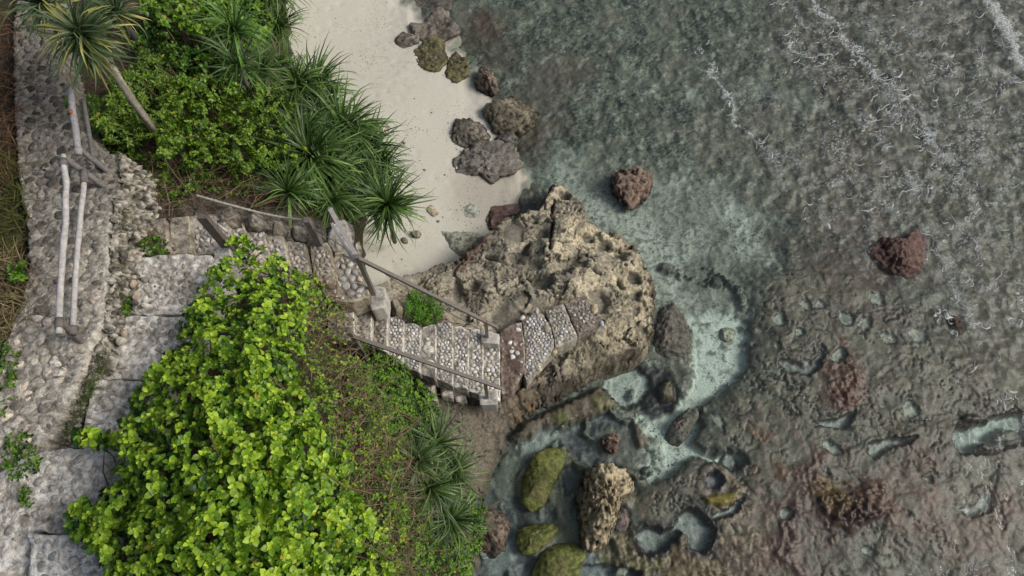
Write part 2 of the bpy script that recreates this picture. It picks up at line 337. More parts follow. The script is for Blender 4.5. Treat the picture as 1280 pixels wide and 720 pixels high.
U = U0+4*fbm(X*2.6, Y*2.6, 3, 3)+4*fbm(X*9, Y*9, 3, 9, .6); V = V0+4*fbm(X*2.6, Y*2.6, 3, 13)+4*fbm(X*9, Y*9, 3, 19, .6)
# low ledges and rocks that are part of the floor: (polygon, height, colour, edge width)
def feat(P, dz, c, wd=4, rim=0, pad=40, k=1., mot=.5):
    global z, C
    d = sdf(U, V, P, pad)+(16*nE+12*nB+7*nC if wd > 6 else 0); m = sst(-wd, wd, d)
    z = z*(1-m)+(dz+.03*nB+.02*nC)*m
    cc = mixc(np.zeros_like(C)+np.asarray(c), np.asarray(c)*.35, sst(.05, .5, nC+.3*nB)*mot)
    C = C*(1-(m*k)[..., None])+cc*(m*k)[..., None]
    if rim: C = mixc(C, (.028, .027, .026), sst(rim, rim*.3, np.abs(d+rim*.4))*.85)
def oval(a, b, r, s=None, rot=0, n=14):
    s = s or r; q = np.linspace(0, 2*math.pi, n, endpoint=False); c, t = math.cos(rot), math.sin(rot)
    return np.stack([a+r*np.cos(q)*c-s*np.sin(q)*t, b+r*np.cos(q)*t+s*np.sin(q)*c], -1)
for (a, b, r, c, k, dz) in [(990, 625, 62, (.105, .072, .062), .75, .03), (960, 590, 34, (.17, .11, .06), .7, .03), (1005, 600, 30, (.11, .07, .055), .7, .03), (940, 690, 60, (.13, .09, .065), .7, .03), (985, 670, 40, (.12, .08, .07), .6, .03), (1062, 632, 36, (.085, .045, .035), .95, .07), (1072, 655, 22, (.06, .035, .03), .9, .05), (1040, 608, 22, (.17, .12, .04), .6, .03),
                          (1045, 472, 30, (.13, .08, .055), .75, .04), (1060, 492, 18, (.12, .065, .045), .8, .03), (850, 705, 60, (.15, .115, .06), .8, .03), (905, 660, 46, (.25, .22, .15), .7, .02), (785, 700, 46, (.16, .165, .075), .8, .03), (770, 655, 34, (.24, .21, .14), .6, .02), (830, 640, 30, (.16, .12, .085), .6, .02), (1200, 660, 70, (.16, .105, .08), .5, .02), (1130, 600, 50, (.15, .10, .075), .4, .01), (1250, 440, 40, (.12, .105, .085), .5, 0), (1090, 330, 60, (.14, .09, .075), .4, 0), (860, 600, 30, (.17, .15, .12), .5, .02)]:
    c = np.asarray(c)*.82; m = sst(1.1, .45, np.hypot(U0-a, V0-b)/r+1.5*nE+.8*nB+.5*nC)*k; C = mixc(C, c, m); z = z+m*dz*(1+1.2*nC); C = mixc(C, np.asarray(c)*.3, m*sst(.05, .3, nC-.3*nB)*.8); C = mixc(C, np.asarray(c)*1.7, m*sst(.15, .4, nD-.3*nC)*.5)
feat([(640, 548), (660, 528), (690, 512), (725, 497), (752, 484), (770, 503), (735, 522), (690, 540), (655, 552)], .16, (.13, .115, .085), 5)
feat([(690, 520), (705, 515), (712, 528), (695, 536)], .2, (.10, .12, .035), 4)
feat([(738, 500), (752, 495), (768, 508), (745, 515)], .2, (.17, .17, .08), 4)
feat(DARK1, -.2, (.012, .013, .015), 4, mot=0); feat(oval(835, 488, 9, 12), .0, (.15, .125, .08), 4)
feat(P1, -.3, (.42, .48, .44), 4, 5)
feat(oval(792, 490, 5, 9, .5), -.2, (.2, .22, .2), 2); feat(oval(780, 560, 45, 30, .3), -.07, (.12, .125, .105), 10, 0, 40, .8)
feat([(792, 525), (806, 540), (812, 558), (800, 560), (792, 545)], .05, (.13, .12, .09), 3); feat(oval(812, 588, 6, 5), .0, (.2, .22, .19), 2, 2)
feat(oval(892, 600, 10, 10), -.16, (.17, .18, .19), 2, 4); feat(oval(893, 603, 24, 26), .025, (.17, .155, .12), 3, 1.5, 40, .5); feat(oval(892, 600, 10, 10), -.16, (.22, .235, .245), 2, 4)
feat([(880, 622), (898, 616), (922, 615), (918, 628), (900, 632), (884, 630)], .1, (.20, .17, .035), 3)
feat([(893, 645), (910, 636), (930, 622), (924, 636), (908, 646), (896, 650)], -.08, (.33, .35, .32), 2, 2)
feat([(795, 668), (806, 658), (825, 662), (842, 660), (850, 648), (862, 636), (880, 645), (892, 660), (890, 678), (878, 690), (868, 688), (862, 672), (850, 664), (840, 672), (828, 688), (812, 694), (802, 682)], -.22, (.22, .245, .23), 3, 8)
feat(oval(851, 672, 8, 12), .08, (.15, .12, .075), 3)
feat([(708, 718), (735, 706), (770, 708), (800, 716), (790, 735), (720, 735)], -.2, (.20, .24, .24), 3, 4); feat(oval(779, 716, 9, 6), -.02, (.34, .36, .28), 2)
feat([(890, 515), (902, 520), (908, 540), (904, 542), (898, 528), (888, 520)], -.05, (.25, .27, .24), 2, 2)
feat([(910, 560), (920, 572), (926, 585), (916, 588), (905, 572)], -.2, (.30, .34, .32), 3, 3)
feat([(1020, 530), (1040, 526), (1070, 512), (1064, 524), (1058, 536), (1042, 535)], -.14, (.30, .335, .32), 2.5, 3)
feat([(1086, 556), (1105, 550), (1145, 545), (1130, 556), (1110, 562), (1095, 572)], -.14, (.26, .29, .27), 3, 3)
feat([(1192, 548), (1198, 532), (1215, 535), (1245, 522), (1275, 515), (1300, 520), (1290, 550), (1262, 558), (1232, 568), (1200, 566)], -.28, (.34, .42, .39), 3, 5)
feat(oval(1232, 560, 12, 6, .3), .02, (.06, .055, .045), 3); feat(oval(1212, 524, 14, 5), .08, (.035, .032, .03), 3); feat(oval(1262, 545, 18, 9), -.05, (.08, .085, .075), 4)
feat([(1200, 635), (1220, 630), (1235, 610), (1245, 625), (1235, 640), (1215, 645)], -.1, (.25, .28, .25), 3, 2)
for a, b, r, s in [(1058, 398, 11, 7), (1081, 404, 8, 8), (1007, 380, 6, 5), (1027, 380, 7, 5), (975, 398, 8, 7), (1095, 373, 11, 8), (972, 433, 5, 4), (1049, 444, 8, 9), (1010, 455, 7, 5), (1110, 421, 10, 6), (1148, 418, 12, 8), (1000, 415, 6, 5), (1162, 600, 4, 4), (982, 642, 9, 8), (1086, 688, 7, 6), (1040, 560, 14, 5), (1138, 512, 12, 8)]:
    feat(oval(a, b, r, s, rng.random()), -.05, (.29, .31, .265), 2.5, 1.6, 20)
feat([(970, 452), (985, 450), (1010, 460), (1018, 452), (1028, 432), (1030, 440), (1024, 458), (1012, 468), (985, 462)], -.08, (.2, .215, .2), 2, 3)
feat(oval(1228, 535, 10, 6), -.25, (.38, .46, .43), 4)
feat([(700, 566), (720, 570), (735, 590), (728, 620), (700, 640), (672, 640), (690, 605)], .0, (.14, .15, .10), 9, 0, 40, .8)
feat([(690, 655), (720, 640), (735, 660), (725, 690), (690, 690)], -.02, (.13, .14, .08), 9, 0, 40, .8)
feat([(700, 585), (715, 580), (727, 592), (722, 612), (705, 618)], -.16, (.10, .12, .13), 4, 0, 40, .7)
feat([(618, 610), (640, 570), (655, 556), (648, 600), (640, 640), (628, 640)], -.1, (.10, .12, .09), 7, 0, 40, .7)
feat([(655, 548), (700, 535), (735, 530), (730, 545), (690, 555), (660, 562)], -.16, (.34, .40, .39), 7, 0, 40, .7)
feat([(610, 690), (640, 680), (650, 720), (600, 730)], -.12, (.22, .26, .26), 7, 0, 40, .7)
feat([(795, 668), (806, 658), (825, 662), (842, 660), (850, 648), (862, 636), (880, 645), (892, 660), (890, 678), (878, 690), (868, 688), (862, 672), (850, 664), (840, 672), (828, 688), (812, 694), (802, 682)], -.2, (.30, .335, .31), 2.5, 9)
feat([(893, 645), (910, 636), (930, 622), (924, 636), (908, 646), (896, 650)], -.08, (.36, .38, .35), 2, 3)
for pl, wd_ in [([(830, 330), (868, 345), (905, 352)], 7), ([(885, 335), (905, 345), (925, 358), (930, 380)], 6)]:
    d = sdl(U, V, pl); m = sst(wd_, wd_*.4, d); m = m*sst(-.3, .2, nE+nC); z = z*(1-m)-.06*m; C = mixc(C, (.075, .07, .06), m*.8)
z = np.where(bad, -.5, z); far = np.clip(sst(15, 24, Y)+sst(15, 24, np.abs(X))+sst(-1.5, -6, Y), 0, 1); C = mixc(C, (.10, .105, .088), far)
# sand slope runs under the beach
sdS = sdf(U, V, SHORE, 400); z = np.where(sdS > 14, np.minimum(z, -.1), z)
seabed = mk('sea_bed', np.stack([X, Y, z], -1).reshape(-1, 3), gridfaces(len(xa), len(ya)), C.reshape(-1, 3), M_reef, kind='structure', origin=(0, 0, 0))

# ---- sand beach
xb = axis(-6.5, 1.6, .04, -60, 1.7); yb = axis(1.5, 15, .04, 1.4, 60)
X, Y = np.meshgrid(xb, yb); bd = sdf(*proj(X, Y, 0*X+.3), SHORE, 400)
def zbeach(U, V): 
    d = sdf(U, V, SHORE, 400); d = d+(16*n2(U/26., V/26., 8)+7*n2(U/9., V/9., 7))*np.exp(-np.abs(d)/22); return np.where(d > 0, .0035*np.minimum(d, 330), .026*d)
U, V, z = solve(X, Y, zbeach, .4, 5)
z = z+.012*fbm(X*.8, Y*.8, 2, 71)+.0012*fbm(X*6, Y*6, 2, 72)
n_ = fbm(X*1.3, Y*1.3, 4, 73); q1, q2, q3 = worley(X*2.6+.3*n_, Y*2.6, 75); z = z-.012*sst(.33, .12, q1)*sst(-.1, .4, q3+n_)*sst(.1, .3, z)
C = np.zeros(X.shape+(3,))+np.array([.63, .618, .545]); C = mixc(C, (.585, .57, .50), sst(0, .6, n_)*.4)
C = mixc(C, (.40, .375, .34), sst(.0, .4, fbm(X*7, Y*7, 4, 74, .65))*sst(60, 15, np.hypot(U-490, (V-65)*.7))*.4)
C = mixc(C, (.24, .225, .20), sst(.055, -.01, z)*.85)                         # wet sand at the water line
C = mixc(C, (.36, .325, .28), sst(70, 20, np.hypot(U-610, V-240))*.6)
mk('sand_beach', np.stack([X, Y, z], -1).reshape(-1, 3), gridfaces(len(xb), len(yb)), C.reshape(-1, 3), M_sand, kind='structure', origin=(0, 0, 0))

# ---- hillside under the plants, path and stairs
HZ = [(20, 0, 5.3), (20, 200, 5.4), (20, 400, 5.5), (20, 600, 5.5), (-60, 300, 5.7), (-300, -200, 6), (-300, 900, 6.5), (-60, 720, 5.7), (120, 60, 5.0), (140, 250, 5.0), (160, 170, 4.8), (220, 290, 4.65), (220, 350, 4.85),
      (180, 430, 5.05), (130, 520, 5.2), (90, 620, 5.35), (70, 710, 5.5), (250, 60, 3.9), (330, 20, 2.3), (220, 160, 4.4), (300, 150, 3.2), (350, 100, 2.0), (380, 180, 1.8), (430, 200, 1.1), (450, 260, 1.2), (280, 240, 3.9), (350, 255, 3.4),
      (420, 290, 2.5), (300, 310, 4.3), (340, 320, 3.9), (390, 340, 3.5), (430, 360, 3.0), (425, 410, 2.8), (460, 400, 2.5), (300, 420, 5.0), (360, 420, 4.4), (250, 600, 5.4), (350, 600, 5.0), (430, 520, 3.4), (450, 640, 3.4), (500, 480, 1.8), (520, 560, 1.5),
      (560, 640, .7), (540, 700, 1.4), (450, 720, 3.6), (300, 760, 5.6), (150, 800, 5.9), (470, 440, 2.4), (600, 700, .2), (480, 330, 1.2), (340, -100, 2.0), (200, -100, 4.6)]
zhill = tps(HZ)
HP = [(-900, -600), (300, -600), (330, -60), (340, 10), (345, 60), (380, 105), (430, 150), (452, 200), (456, 250), (438, 285), (434, 325), (462, 400), (500, 470), (530, 520), (560, 590), (592, 640), (600, 700), (590, 760), (560, 1000), (-900, 1400)]
xh = axis(-7.5, 0, .05, -60, .1); yh = axis(-1.6, 12.5, .05, -40, 50)
X, Y = np.meshgrid(xh, yh); U, V, z = solve(X, Y, zhill, 4, 14)
d = sdf(U, V, HP, 60)+9*fbm(X*3, Y*3, 3, 85); z = z+.10*fbm(X*1.5, Y*1.5, 4, 81)+.05*fbm(X*6, Y*6, 3, 82)
z = np.where(d > 12, z, -.6+(z+.6)*sst(-10, 12, d))
n_ = fbm(X*5, Y*5, 4, 83); C = np.zeros(X.shape+(3,))+np.array([.07, .055, .04]); C = mixc(C, (.16, .14, .11), sst(.1, .6, n_)*.6); C = mixc(C, (.05, .07, .02), sst(.1, .5, fbm(X*2, Y*2, 3, 84))*.6)
C = mixc(C, mixc(C*0+np.array([.21, .20, .175]), (.07, .065, .055), sst(.05, .4, fbm(X*9, Y*9, 3, 86))), sst(490, 530, U)*sst(470, 510, V)*.9)
C = mixc(C, mixc(C*0+np.array([.17, .16, .14]), (.05, .045, .04), sst(.0, .4, n_)), sst(26, 8, sdl(U, V, [(170, 262), (240, 258), (310, 272), (380, 290), (430, 300), (445, 330)]))*.9)
f = gridfaces(len(xh), len(yh), (d > -14))
v, f, c = compact(np.stack([X, Y, z], -1).reshape(-1, 3), f, C.reshape(-1, 3))
mk('hillside', v, f, c, M_soil, kind='structure', origin=(0, 0, 0))

# ---- limestone outcrop with the foot of the cliff
OZ = [(702, 232, .75), (740, 290, 1.0), (800, 325, .8), (812, 390, .7), (795, 435, .8), (690, 300, 1.25), (640, 290, 1.05), (600, 320, 1.05), (640, 360, 1.2), (600, 380, 1.3), (700, 360, 1.25), (520, 345, 1.2), (560, 345, 1.1), (520, 390, 1.75), (480, 360, 2.1),
      (560, 400, 1.6), (740, 395, 1.1), (770, 440, .85), (690, 430, 1.1), (650, 450, 1.15), (600, 440, 1.35), (560, 440, 1.7), (500, 430, 2.25), (470, 420, 2.5), (450, 470, 2.4), (560, 500, 1.6), (600, 505, 1.35), (640, 500, 1.0), (700, 465, .9), (680, 490, .55), (730, 465, .65), (600, 570, .75),
      (555, 590, 1.2), (640, 530, .35), (615, 600, .25), (520, 540, 1.7), (660, 270, .85), (575, 330, .95), (570, 620, .6)]
zout = tps(OZ)
OP = [(688, 224), (700, 219), (714, 229), (728, 250), (741, 272), (775, 288), (803, 303), (818, 330), (824, 365), (822, 405), (808, 438), (775, 447), (745, 462), (722, 480), (690, 500), (662, 520), (640, 545), (628, 570), (615, 605), (600, 628), (575, 645), (540, 625), (515, 560), (495, 500), (450, 480), (430, 400), (450, 345), (462, 350), (500, 340), (545, 325), (575, 316), (598, 298), (616, 275), (640, 262), (668, 257), (680, 238)]
xo = np.arange(-3.2, 3.3, .02); yo = np.arange(1.6, 9.2, .02)
X, Y = np.meshgrid(xo, yo); U, V, z = solve(X, Y, zout, 1.2, 14)
ed = 4*fbm(X*3, Y*3, 3, 91)+2*fbm(X*10, Y*10, 2, 92)
d = sdf(U, V, OP, 30)+ed
n1 = fbm(X*1.4, Y*1.4, 4, 93); n4 = fbm(X*6, Y*6, 4, 94, .6); n5 = fbm(X*16, Y*16, 3, 95, .6); f1, f2, cid = worley(X*6+n4*.7, Y*6+n4*.7, 96); g1, g2, _ = worley(X*15+n5*.5, Y*15+n5*.5, 97)
steep = sst(610, 640, U)*0+sst(485, 470, V)      # 1 above the stairs line
pit = sst(.38, .05, f1)*sst(.1, .9, cid+n1); pit2 = sst(.35, .05, g1)
bl = np.abs(n2(X*2.1+n1, Y*2.1+n4*.5, 88)); nw = fbm(X*3.1, Y*3.1, 5, 89, .62); ns = fbm(X*1.3, Y*1.3, 2, 93); zsm = z+.24*ns; z = z+.24*ns+.022*n4+.016*n5+.04*bl+.022*nw-.006*pit2
# long bedding cracks
b1, b2, bid = worley(X*1.5+n1*.9+.35*n4, Y*1.9+n1*.7-.35*n4, 198); c1_, c2_, cid2 = worley(X*3.6+.6*n4+.5*n1, Y*4.2+.5*n4, 199); gapb = sst(.10, .01, b2-b1)*sst(-.3, .2, n1+n4); z = z+.08*bid+.03*cid2-.06*gapb-.03*sst(.08, .01, c2_-c1_)
ck = sst(.86, .98, ridge(X*.55+.4*n1+.1*n4, Y*.9+.3*n1, 2, 98)); z = z-.10*ck
zsm = zsm-.0; stair_zone = sdf(U, V, [(440, 385), (484, 385), (545, 400), (610, 408), (655, 398), (700, 372), (735, 366), (760, 395), (725, 430), (690, 450), (655, 485), (620, 505), (560, 500), (440, 440)], 20)
z = z-.1*sst(-6, 4, stair_zone)
def oft(P, dz, wd=3):
    global z
    m = sst(-wd, wd, sdf(U+.5*ed, V+.5*ed, P, 20)); zz = zsm+dz; z = z*(1-m)+zz*m; return m
pools = 0*z
holes = [(678, 290, 9, 6, 0), (658, 307, 5, 9, .6), (735, 295, 8, 4, .2), (757, 305, 9, 6, 0), (779, 321, 4, 5, 0), (775, 353, 4, 8, -.3), (793, 347, 8, 5, .5), (795, 368, 8, 5, -.4), (794, 390, 4, 9, .2), (685, 355, 8, 6, 0), (593, 357, 7, 8, -.6), (571, 362, 6, 12, 0), (776, 316, 8, 3, 0), (707, 246, 7, 5, 0), (697, 228, 4, 4, 0), (643, 322, 6, 5, 0), (668, 330, 10, 5, .3), (620, 325, 14, 3, .3), (815, 365, 4, 6, 0), (745, 340, 7, 3, .5), (720, 320, 6, 2, 0)]
for a, b, r, s, q in holes: pools = np.maximum(pools, oft(oval(a, b, r, s, q), -.13, 2))
flatp = 0*z
for P in [[(627, 282), (640, 272), (655, 283), (652, 298), (635, 300), (626, 294)], [(613, 392), (625, 382), (640, 380), (652, 392), (645, 402), (622, 415), (610, 402)], [(735, 365), (752, 362), (764, 378), (757, 390), (742, 382)], [(662, 350), (680, 345), (692, 352), (680, 362), (668, 362)]]: 
    flatp = np.maximum(flatp, oft(P, -.11))
m = sst(2.6, .5, sdl(U+2*n4+3*n5, V, [(692, 252), (689, 270), (690, 288), (688, 312)]))*.8; z -= .3*m; crk0 = m
m = sst(4, 1, sdl(U, V, [(744, 470), (745, 480), (750, 487), (744, 498)])); z -= .3*m; crk0 = np.maximum(crk0, m)
m = sst(4, 1, sdl(U, V, [(745, 486), (760, 475), (780, 466)])); z -= .25*m; crk0 = np.maximum(crk0, m)
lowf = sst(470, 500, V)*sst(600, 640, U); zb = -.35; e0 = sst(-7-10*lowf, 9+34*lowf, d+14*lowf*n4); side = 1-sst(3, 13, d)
z = zb+(z-zb)*e0
g_ = np.hypot(*np.gradient(z, .02)); stp = sst(1.2, 3.5, g_); s3_ = fbm3(X*4, Y*4, z*5, 4, 191); X = X+.10*stp*s3_; Y = Y+.10*stp*fbm3(X*4+7, Y*4, z*5, 4, 192); n4 = n4*(1-stp)+s3_*1.2*stp; n5 = n5*(1-stp)+stp*fbm3(X*14, Y*14, z*14, 3, 193)
tan_ = sst(640, 760, U-.4*(V-300)+40*n1)*sst(-40, 30, 470-V)
C = np.zeros(X.shape+(3,))+np.array([.37, .345, .28]); C = mixc(C, (.64, .57, .41), (.3+.7*tan_)*sst(-.5, .5, n4+n1+.3)); C = mixc(C, (.19, .175, .145), sst(.05, .5, -n1+.4*n4)*(1-.6*tan_)*.8)
C = mixc(C, (.68, .62, .46), sst(.15, .7, n5+n4*.6)*.6*(.35+.65*tan_)); C = mixc(C, (.17, .15, .12), sst(.2, .5, -nw+.3*n5)*.5); C = mixc(C, (.11, .10, .08), sst(.17, .33, -n5-.2*nw)*.6); C = mixc(C, (.10, .085, .06), pit2*.15); C = mixc(C, (.05, .045, .04), ck*.6); C = mixc(C, (.06, .052, .042), gapb*.55); C = C*(1+.16*bid+.10*cid2)[..., None]
C = mixc(C, (.25, .235, .19), flatp); C = mixc(C, (.17, .165, .14), pools*.9)
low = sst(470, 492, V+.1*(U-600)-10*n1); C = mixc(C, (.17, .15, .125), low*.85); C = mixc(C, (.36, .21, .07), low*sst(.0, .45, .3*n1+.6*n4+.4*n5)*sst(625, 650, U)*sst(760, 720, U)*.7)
C = mixc(C, (.34, .30, .25), sst(.25, .6, n5+.3*n4)*sst(500, 530, V)*sst(625, 600, U)*.6); C = mixc(C, (.055, .05, .04), sst(.1, .5, n4)*low*.6)
mm = sst(-8, 10, sdf(U, V, [(712, 440), (760, 420), (800, 430), (800, 470), (740, 500), (715, 490)], 20)); C = mixc(C, (.26, .235, .165), mm*.7*sst(-.5, .3, n4+.2))
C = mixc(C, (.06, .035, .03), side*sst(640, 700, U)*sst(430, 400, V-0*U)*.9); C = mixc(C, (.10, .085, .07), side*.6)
for P in [[(558, 250+80), (600, 300), (612, 280), (622, 290), (600, 320), (580, 345)]]: C = mixc(C, (.09, .035, .025), sst(-2, 6, sdf(U+ed, V, P, 20)+14*n4)*.7)
C = mixc(C, (.02, .018, .015), crk0*.7)
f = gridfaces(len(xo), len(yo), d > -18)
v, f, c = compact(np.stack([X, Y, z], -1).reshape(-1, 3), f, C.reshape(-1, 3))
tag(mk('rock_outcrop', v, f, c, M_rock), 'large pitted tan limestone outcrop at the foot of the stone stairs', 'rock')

# ---- water
def watermat():
    m = bpy.data.materials.new('sea_water'); m.use_nodes = True; t = m.node_tree; N = t.nodes; L = t.links; N.clear()
    out = N.new('ShaderNodeOutputMaterial'); tr = N.new('ShaderNodeBsdfTransparent'); tr.inputs[0].default_value = (.925, .975, .965, 1)
    gl = N.new('ShaderNodeBsdfGlossy'); gl.inputs['Roughness'].default_value = .05; gl.inputs[0].default_value = (1, 1, 1, 1)
    fr = N.new('ShaderNodeFresnel'); geo = N.new('ShaderNodeNewGeometry'); ir = N.new('ShaderNodeMapRange'); ir.inputs[3].default_value = 1.33; ir.inputs[4].default_value = 1/1.33; L.new(geo.outputs['Backfacing'], ir.inputs[0]); L.new(ir.outputs[0], fr.inputs[0])
    mp = N.new('ShaderNodeMapping'); mp.inputs['Rotation'].default_value = (0, 0, R_(55)); mp.inputs['Scale'].default_value = (1, .45, 1); L.new(geo.outputs['Position'], mp.inputs[0])
    na = N.new('ShaderNodeTexNoise'); na.inputs['Scale'].default_value = 5; na.inputs['Detail'].default_value = 5; na.inputs['Distortion'].default_value = .8; L.new(mp.outputs[0], na.inputs['Vector'])
    at = N.new('ShaderNodeAttribute'); at.attribute_name = 'Col'; sp = N.new('ShaderNodeSeparateColor'); L.new(at.outputs['Color'], sp.inputs[0])
    bu = N.new('ShaderNodeBump'); bu.inputs['Distance'].default_value = .04; L.new(na.outputs['Fac'], bu.inputs['Height']); L.new(sp.outputs[1], bu.inputs['Strength'])
    for n_ in (gl, fr): L.new(bu.outputs[0], n_.inputs['Normal'])
    m1 = N.new('ShaderNodeMixShader'); L.new(fr.outputs[0], m1.inputs[0]); L.new(tr.outputs[0], m1.inputs[1]); L.new(gl.outputs[0], m1.inputs[2])
    df = N.new('ShaderNodeBsdfDiffuse'); df.inputs[0].default_value = (.72, .76, .78, 1)
    nf = N.new('ShaderNodeTexNoise'); nf.inputs['Scale'].default_value = 22; nf.inputs['Detail'].default_value = 6; nf.inputs['Roughness'].default_value = .7; L.new(geo.outputs['Position'], nf.inputs['Vector'])
    mr = N.new('ShaderNodeMapRange'); mr.inputs[1].default_value = .36; mr.inputs[2].default_value = .6; L.new(nf.outputs['Fac'], mr.inputs[0])
    mu = N.new('ShaderNodeMath'); mu.operation = 'MULTIPLY'; mu.use_clamp = True; L.new(sp.outputs[0], mu.inputs[0]); L.new(mr.outputs[0], mu.inputs[1])
    m2 = N.new('ShaderNodeMixShader'); L.new(mu.outputs[0], m2.inputs[0]); L.new(m1.outputs[0], m2.inputs[1]); L.new(df.outputs[0], m2.inputs[2]); L.new(m2.outputs[0], out.inputs[0])
    return m
xw = axis(-1.5, 14.4, .034, -245, 245); yw = axis(-.6, 14.8, .034, -245, 255)
X, Y = np.meshgrid(xw, yw); U0, V0 = proj(X, Y, 0*X); bad = (np.abs(X) > 30) | (Y < -5) | (Y > 30); U0 = np.where(bad, 1500, U0); V0 = np.where(bad, -300, V0)
U = U0+16*fbm(X*1.1, Y*1.1, 3, 101)+8*fbm(X*7, Y*7, 3, 5, .7); V = V0+16*fbm(X*1.1, Y*1.1, 3, 111)+8*fbm(X*7, Y*7, 3, 6, .7)
nb = fbm(X*1.2, Y*1.2, 3, 102); lace = 1-np.abs(n2(X*4.5+1.2*n2(X*9, Y*9, 3), Y*4.5+1.2*n2(X*9, Y*9, 4), 103)); lace2 = 1-np.abs(n2(X*10+n2(X*20, Y*20, 8), Y*10, 104))
foam = 0*X; zz = .004*fbm(X*2, Y*2, 2, 105)
for pl, wd_, k, wv in [([(1015, -10), (1024, 12), (1041, 28), (1052, 52), (1072, 66), (1088, 82), (1099, 102)], 3, 1.5, .05), ([(1099, 98), (1118, 112), (1134, 134), (1152, 150), (1165, 180), (1192, 204)], 6, .7, .02), ([(1222, -20), (1245, 20), (1262, 50), (1290, 90)], 9, 1.5, .06),
                       ([(885, 88), (905, 115), (925, 150), (948, 178)], 2.6, 1.1, .03), ([(948, 178), (965, 200), (990, 230)], 6, .4, .01), ([(640, 100), (665, 85), (690, 76), (715, 68)], 2.0, .35, .012), ([(835, 168), (860, 164), (880, 155)], 2.0, .5, .015), ([(660, 153), (685, 145), (705, 140)], 2, .25, .012),
                       ([(1145, 60), (1165, 66), (1190, 75)], 4, .6, .015), ([(1240, 78), (1258, 92), (1275, 106)], 7, .5, .015), ([(1130, 210), (1150, 235), (1160, 215)], 4, .5, 0), ([(990, 5), (1005, 30), (1040, 28), (1090, 30)], 3, .4, .01), ([(1085, 140), (1110, 165)], 3, .4, .01),
                       ([(1180, 330), (1190, 360), (1205, 390), (1235, 410)], 8, .45, .012), ([(1190, 470), (1215, 478), (1245, 500)], 5, .4, .01), ([(1200, 710), (1215, 716), (1225, 730)], 8, .7, .01), ([(1085, 20), (1120, 25), (1180, 45)], 5, .35, .01)]:
    dd = sdl(U, V, pl); m = sst(wd_, wd_*.25, dd); foam = np.maximum(foam, k*m*(.45+.55*sst(.55, .9, lace))); zz += wv*sst(wd_*1.8, 0, dd)*.8
zone = sst(-40, 80, (U0-930)*.55-(V0-250)*.6)*sst(1.0, .2, np.hypot((U0-1140)/330, (V0-150)/330))
zone = np.maximum(zone, sst(60, 0, np.hypot(U0-1230, (V0-350)*.6))); zone = np.where(bad, .6, zone)
foam = np.maximum(foam, zone*sst(.86, .985, lace)*sst(-.15, .3, nb)*.8); foam = np.maximum(foam, zone*sst(.1, .45, fbm(X*2.2, Y*2.2, 4, 120, .6)+.3*nb)*.28); foam = np.maximum(foam, zone*sst(.9, .99, lace2)*sst(.05, .45, fbm(X*.8+9, Y*.8, 3, 107))*.6)
foam = np.maximum(foam, .0*zone)
amp = .10+.28*sst(780, 1100, U0-.3*V0)
zz = zz+amp*.012*fbm((X*.75+Y*.65)*3, (Y*.75-X*.65)*1.2, 3, 109)
C = np.stack([np.clip(foam, 0, 1), amp, 0*X], -1)
mk('sea_water', np.stack([X, Y, zz], -1).reshape(-1, 3), gridfaces(len(xw), len(yw)), C.reshape(-1, 3), watermat(), kind='structure', origin=(0, 0, 0))

# lacy foam threads drifting on the water
def threads(lines, name, label, seed, white=.75):
    r = np.random.default_rng(seed); mb = MB()
    for (pl, wd_, n, L, dirk) in lines:
        pl = np.array(pl, float); sg = np.r_[0, np.cumsum(np.hypot(*np.diff(pl, axis=0).T))]
        for _ in range(int(n*.5)):
            t = r.random()*sg[-1]; k = min(np.searchsorted(sg, t, 'right')-1, len(pl)-2); d = (pl[k+1]-pl[k])/(sg[k+1]-sg[k]); p = pl[k]+d*(t-sg[k])+r.normal(size=2)*wd_*.5
            if n2(p[0]/20., p[1]/20., 61)+.6*n2(p[0]/8., p[1]/8., 62) < .12 and r.random() < .88: continue
            a = math.atan2(d[1], d[0])+r.normal()*(.35 if dirk else 1.5); pts = []; tb = r.normal()*.35; m = r.integers(5, 12); st = L*r.uniform(.5, 1.6)/m
            for q in range(m): pts.append(p.copy()); a += tb+r.normal()*.5; p = p+np.array([math.cos(a), math.sin(a)])*st
            w0 = r.uniform(.3, .85)*(1.8 if r.random() < .2 else 1); V = []; zq = .022
            P3 = np.array([W(u, v, zq) for u, v in pts]); T = np.gradient(P3[:, :2], axis=0); T /= np.hypot(*T.T)[:, None]+1e-9; Nn = np.stack([-T[:, 1], T[:, 0]], -1)
            for q in range(m):
                ww = w0*.013*(math.sin(math.pi*(q+.35)/m)+.15)*r.uniform(.5, 1.5); V += [(*(P3[q, :2]+Nn[q]*ww), zq-.012), (*P3[q, :2], zq+.004), (*(P3[q, :2]-Nn[q]*ww), zq-.012)]
            Fc = []
            for q in range(m-1): b = q*3; Fc += [(b, b+1, b+4, b+3), (b+1, b+2, b+5, b+4)]
            mb.add(V, Fc, np.full(3, .95)*np.array([.96, .99, 1.0])*r.uniform(.7, 1.0))
    o = mb.build(name, M_foam, None, 'stuff'); return tag(o, label, 'foam')
M_foam = vmat('sea_foam', .8, 0, 60, .25, 60, .2)
ft = M_foam.node_tree; fm = ft.nodes.new('ShaderNodeMixShader'); ftr = ft.nodes.new('ShaderNodeBsdfTransparent'); fm.inputs[0].default_value = .3; ft.links.new(ft.nodes['Principled BSDF'].outputs[0], fm.inputs[1]); ft.links.new(ftr.outputs[0], fm.inputs[2]); ft.links.new(fm.outputs[0], ft.nodes['Material Output'].inputs[0])
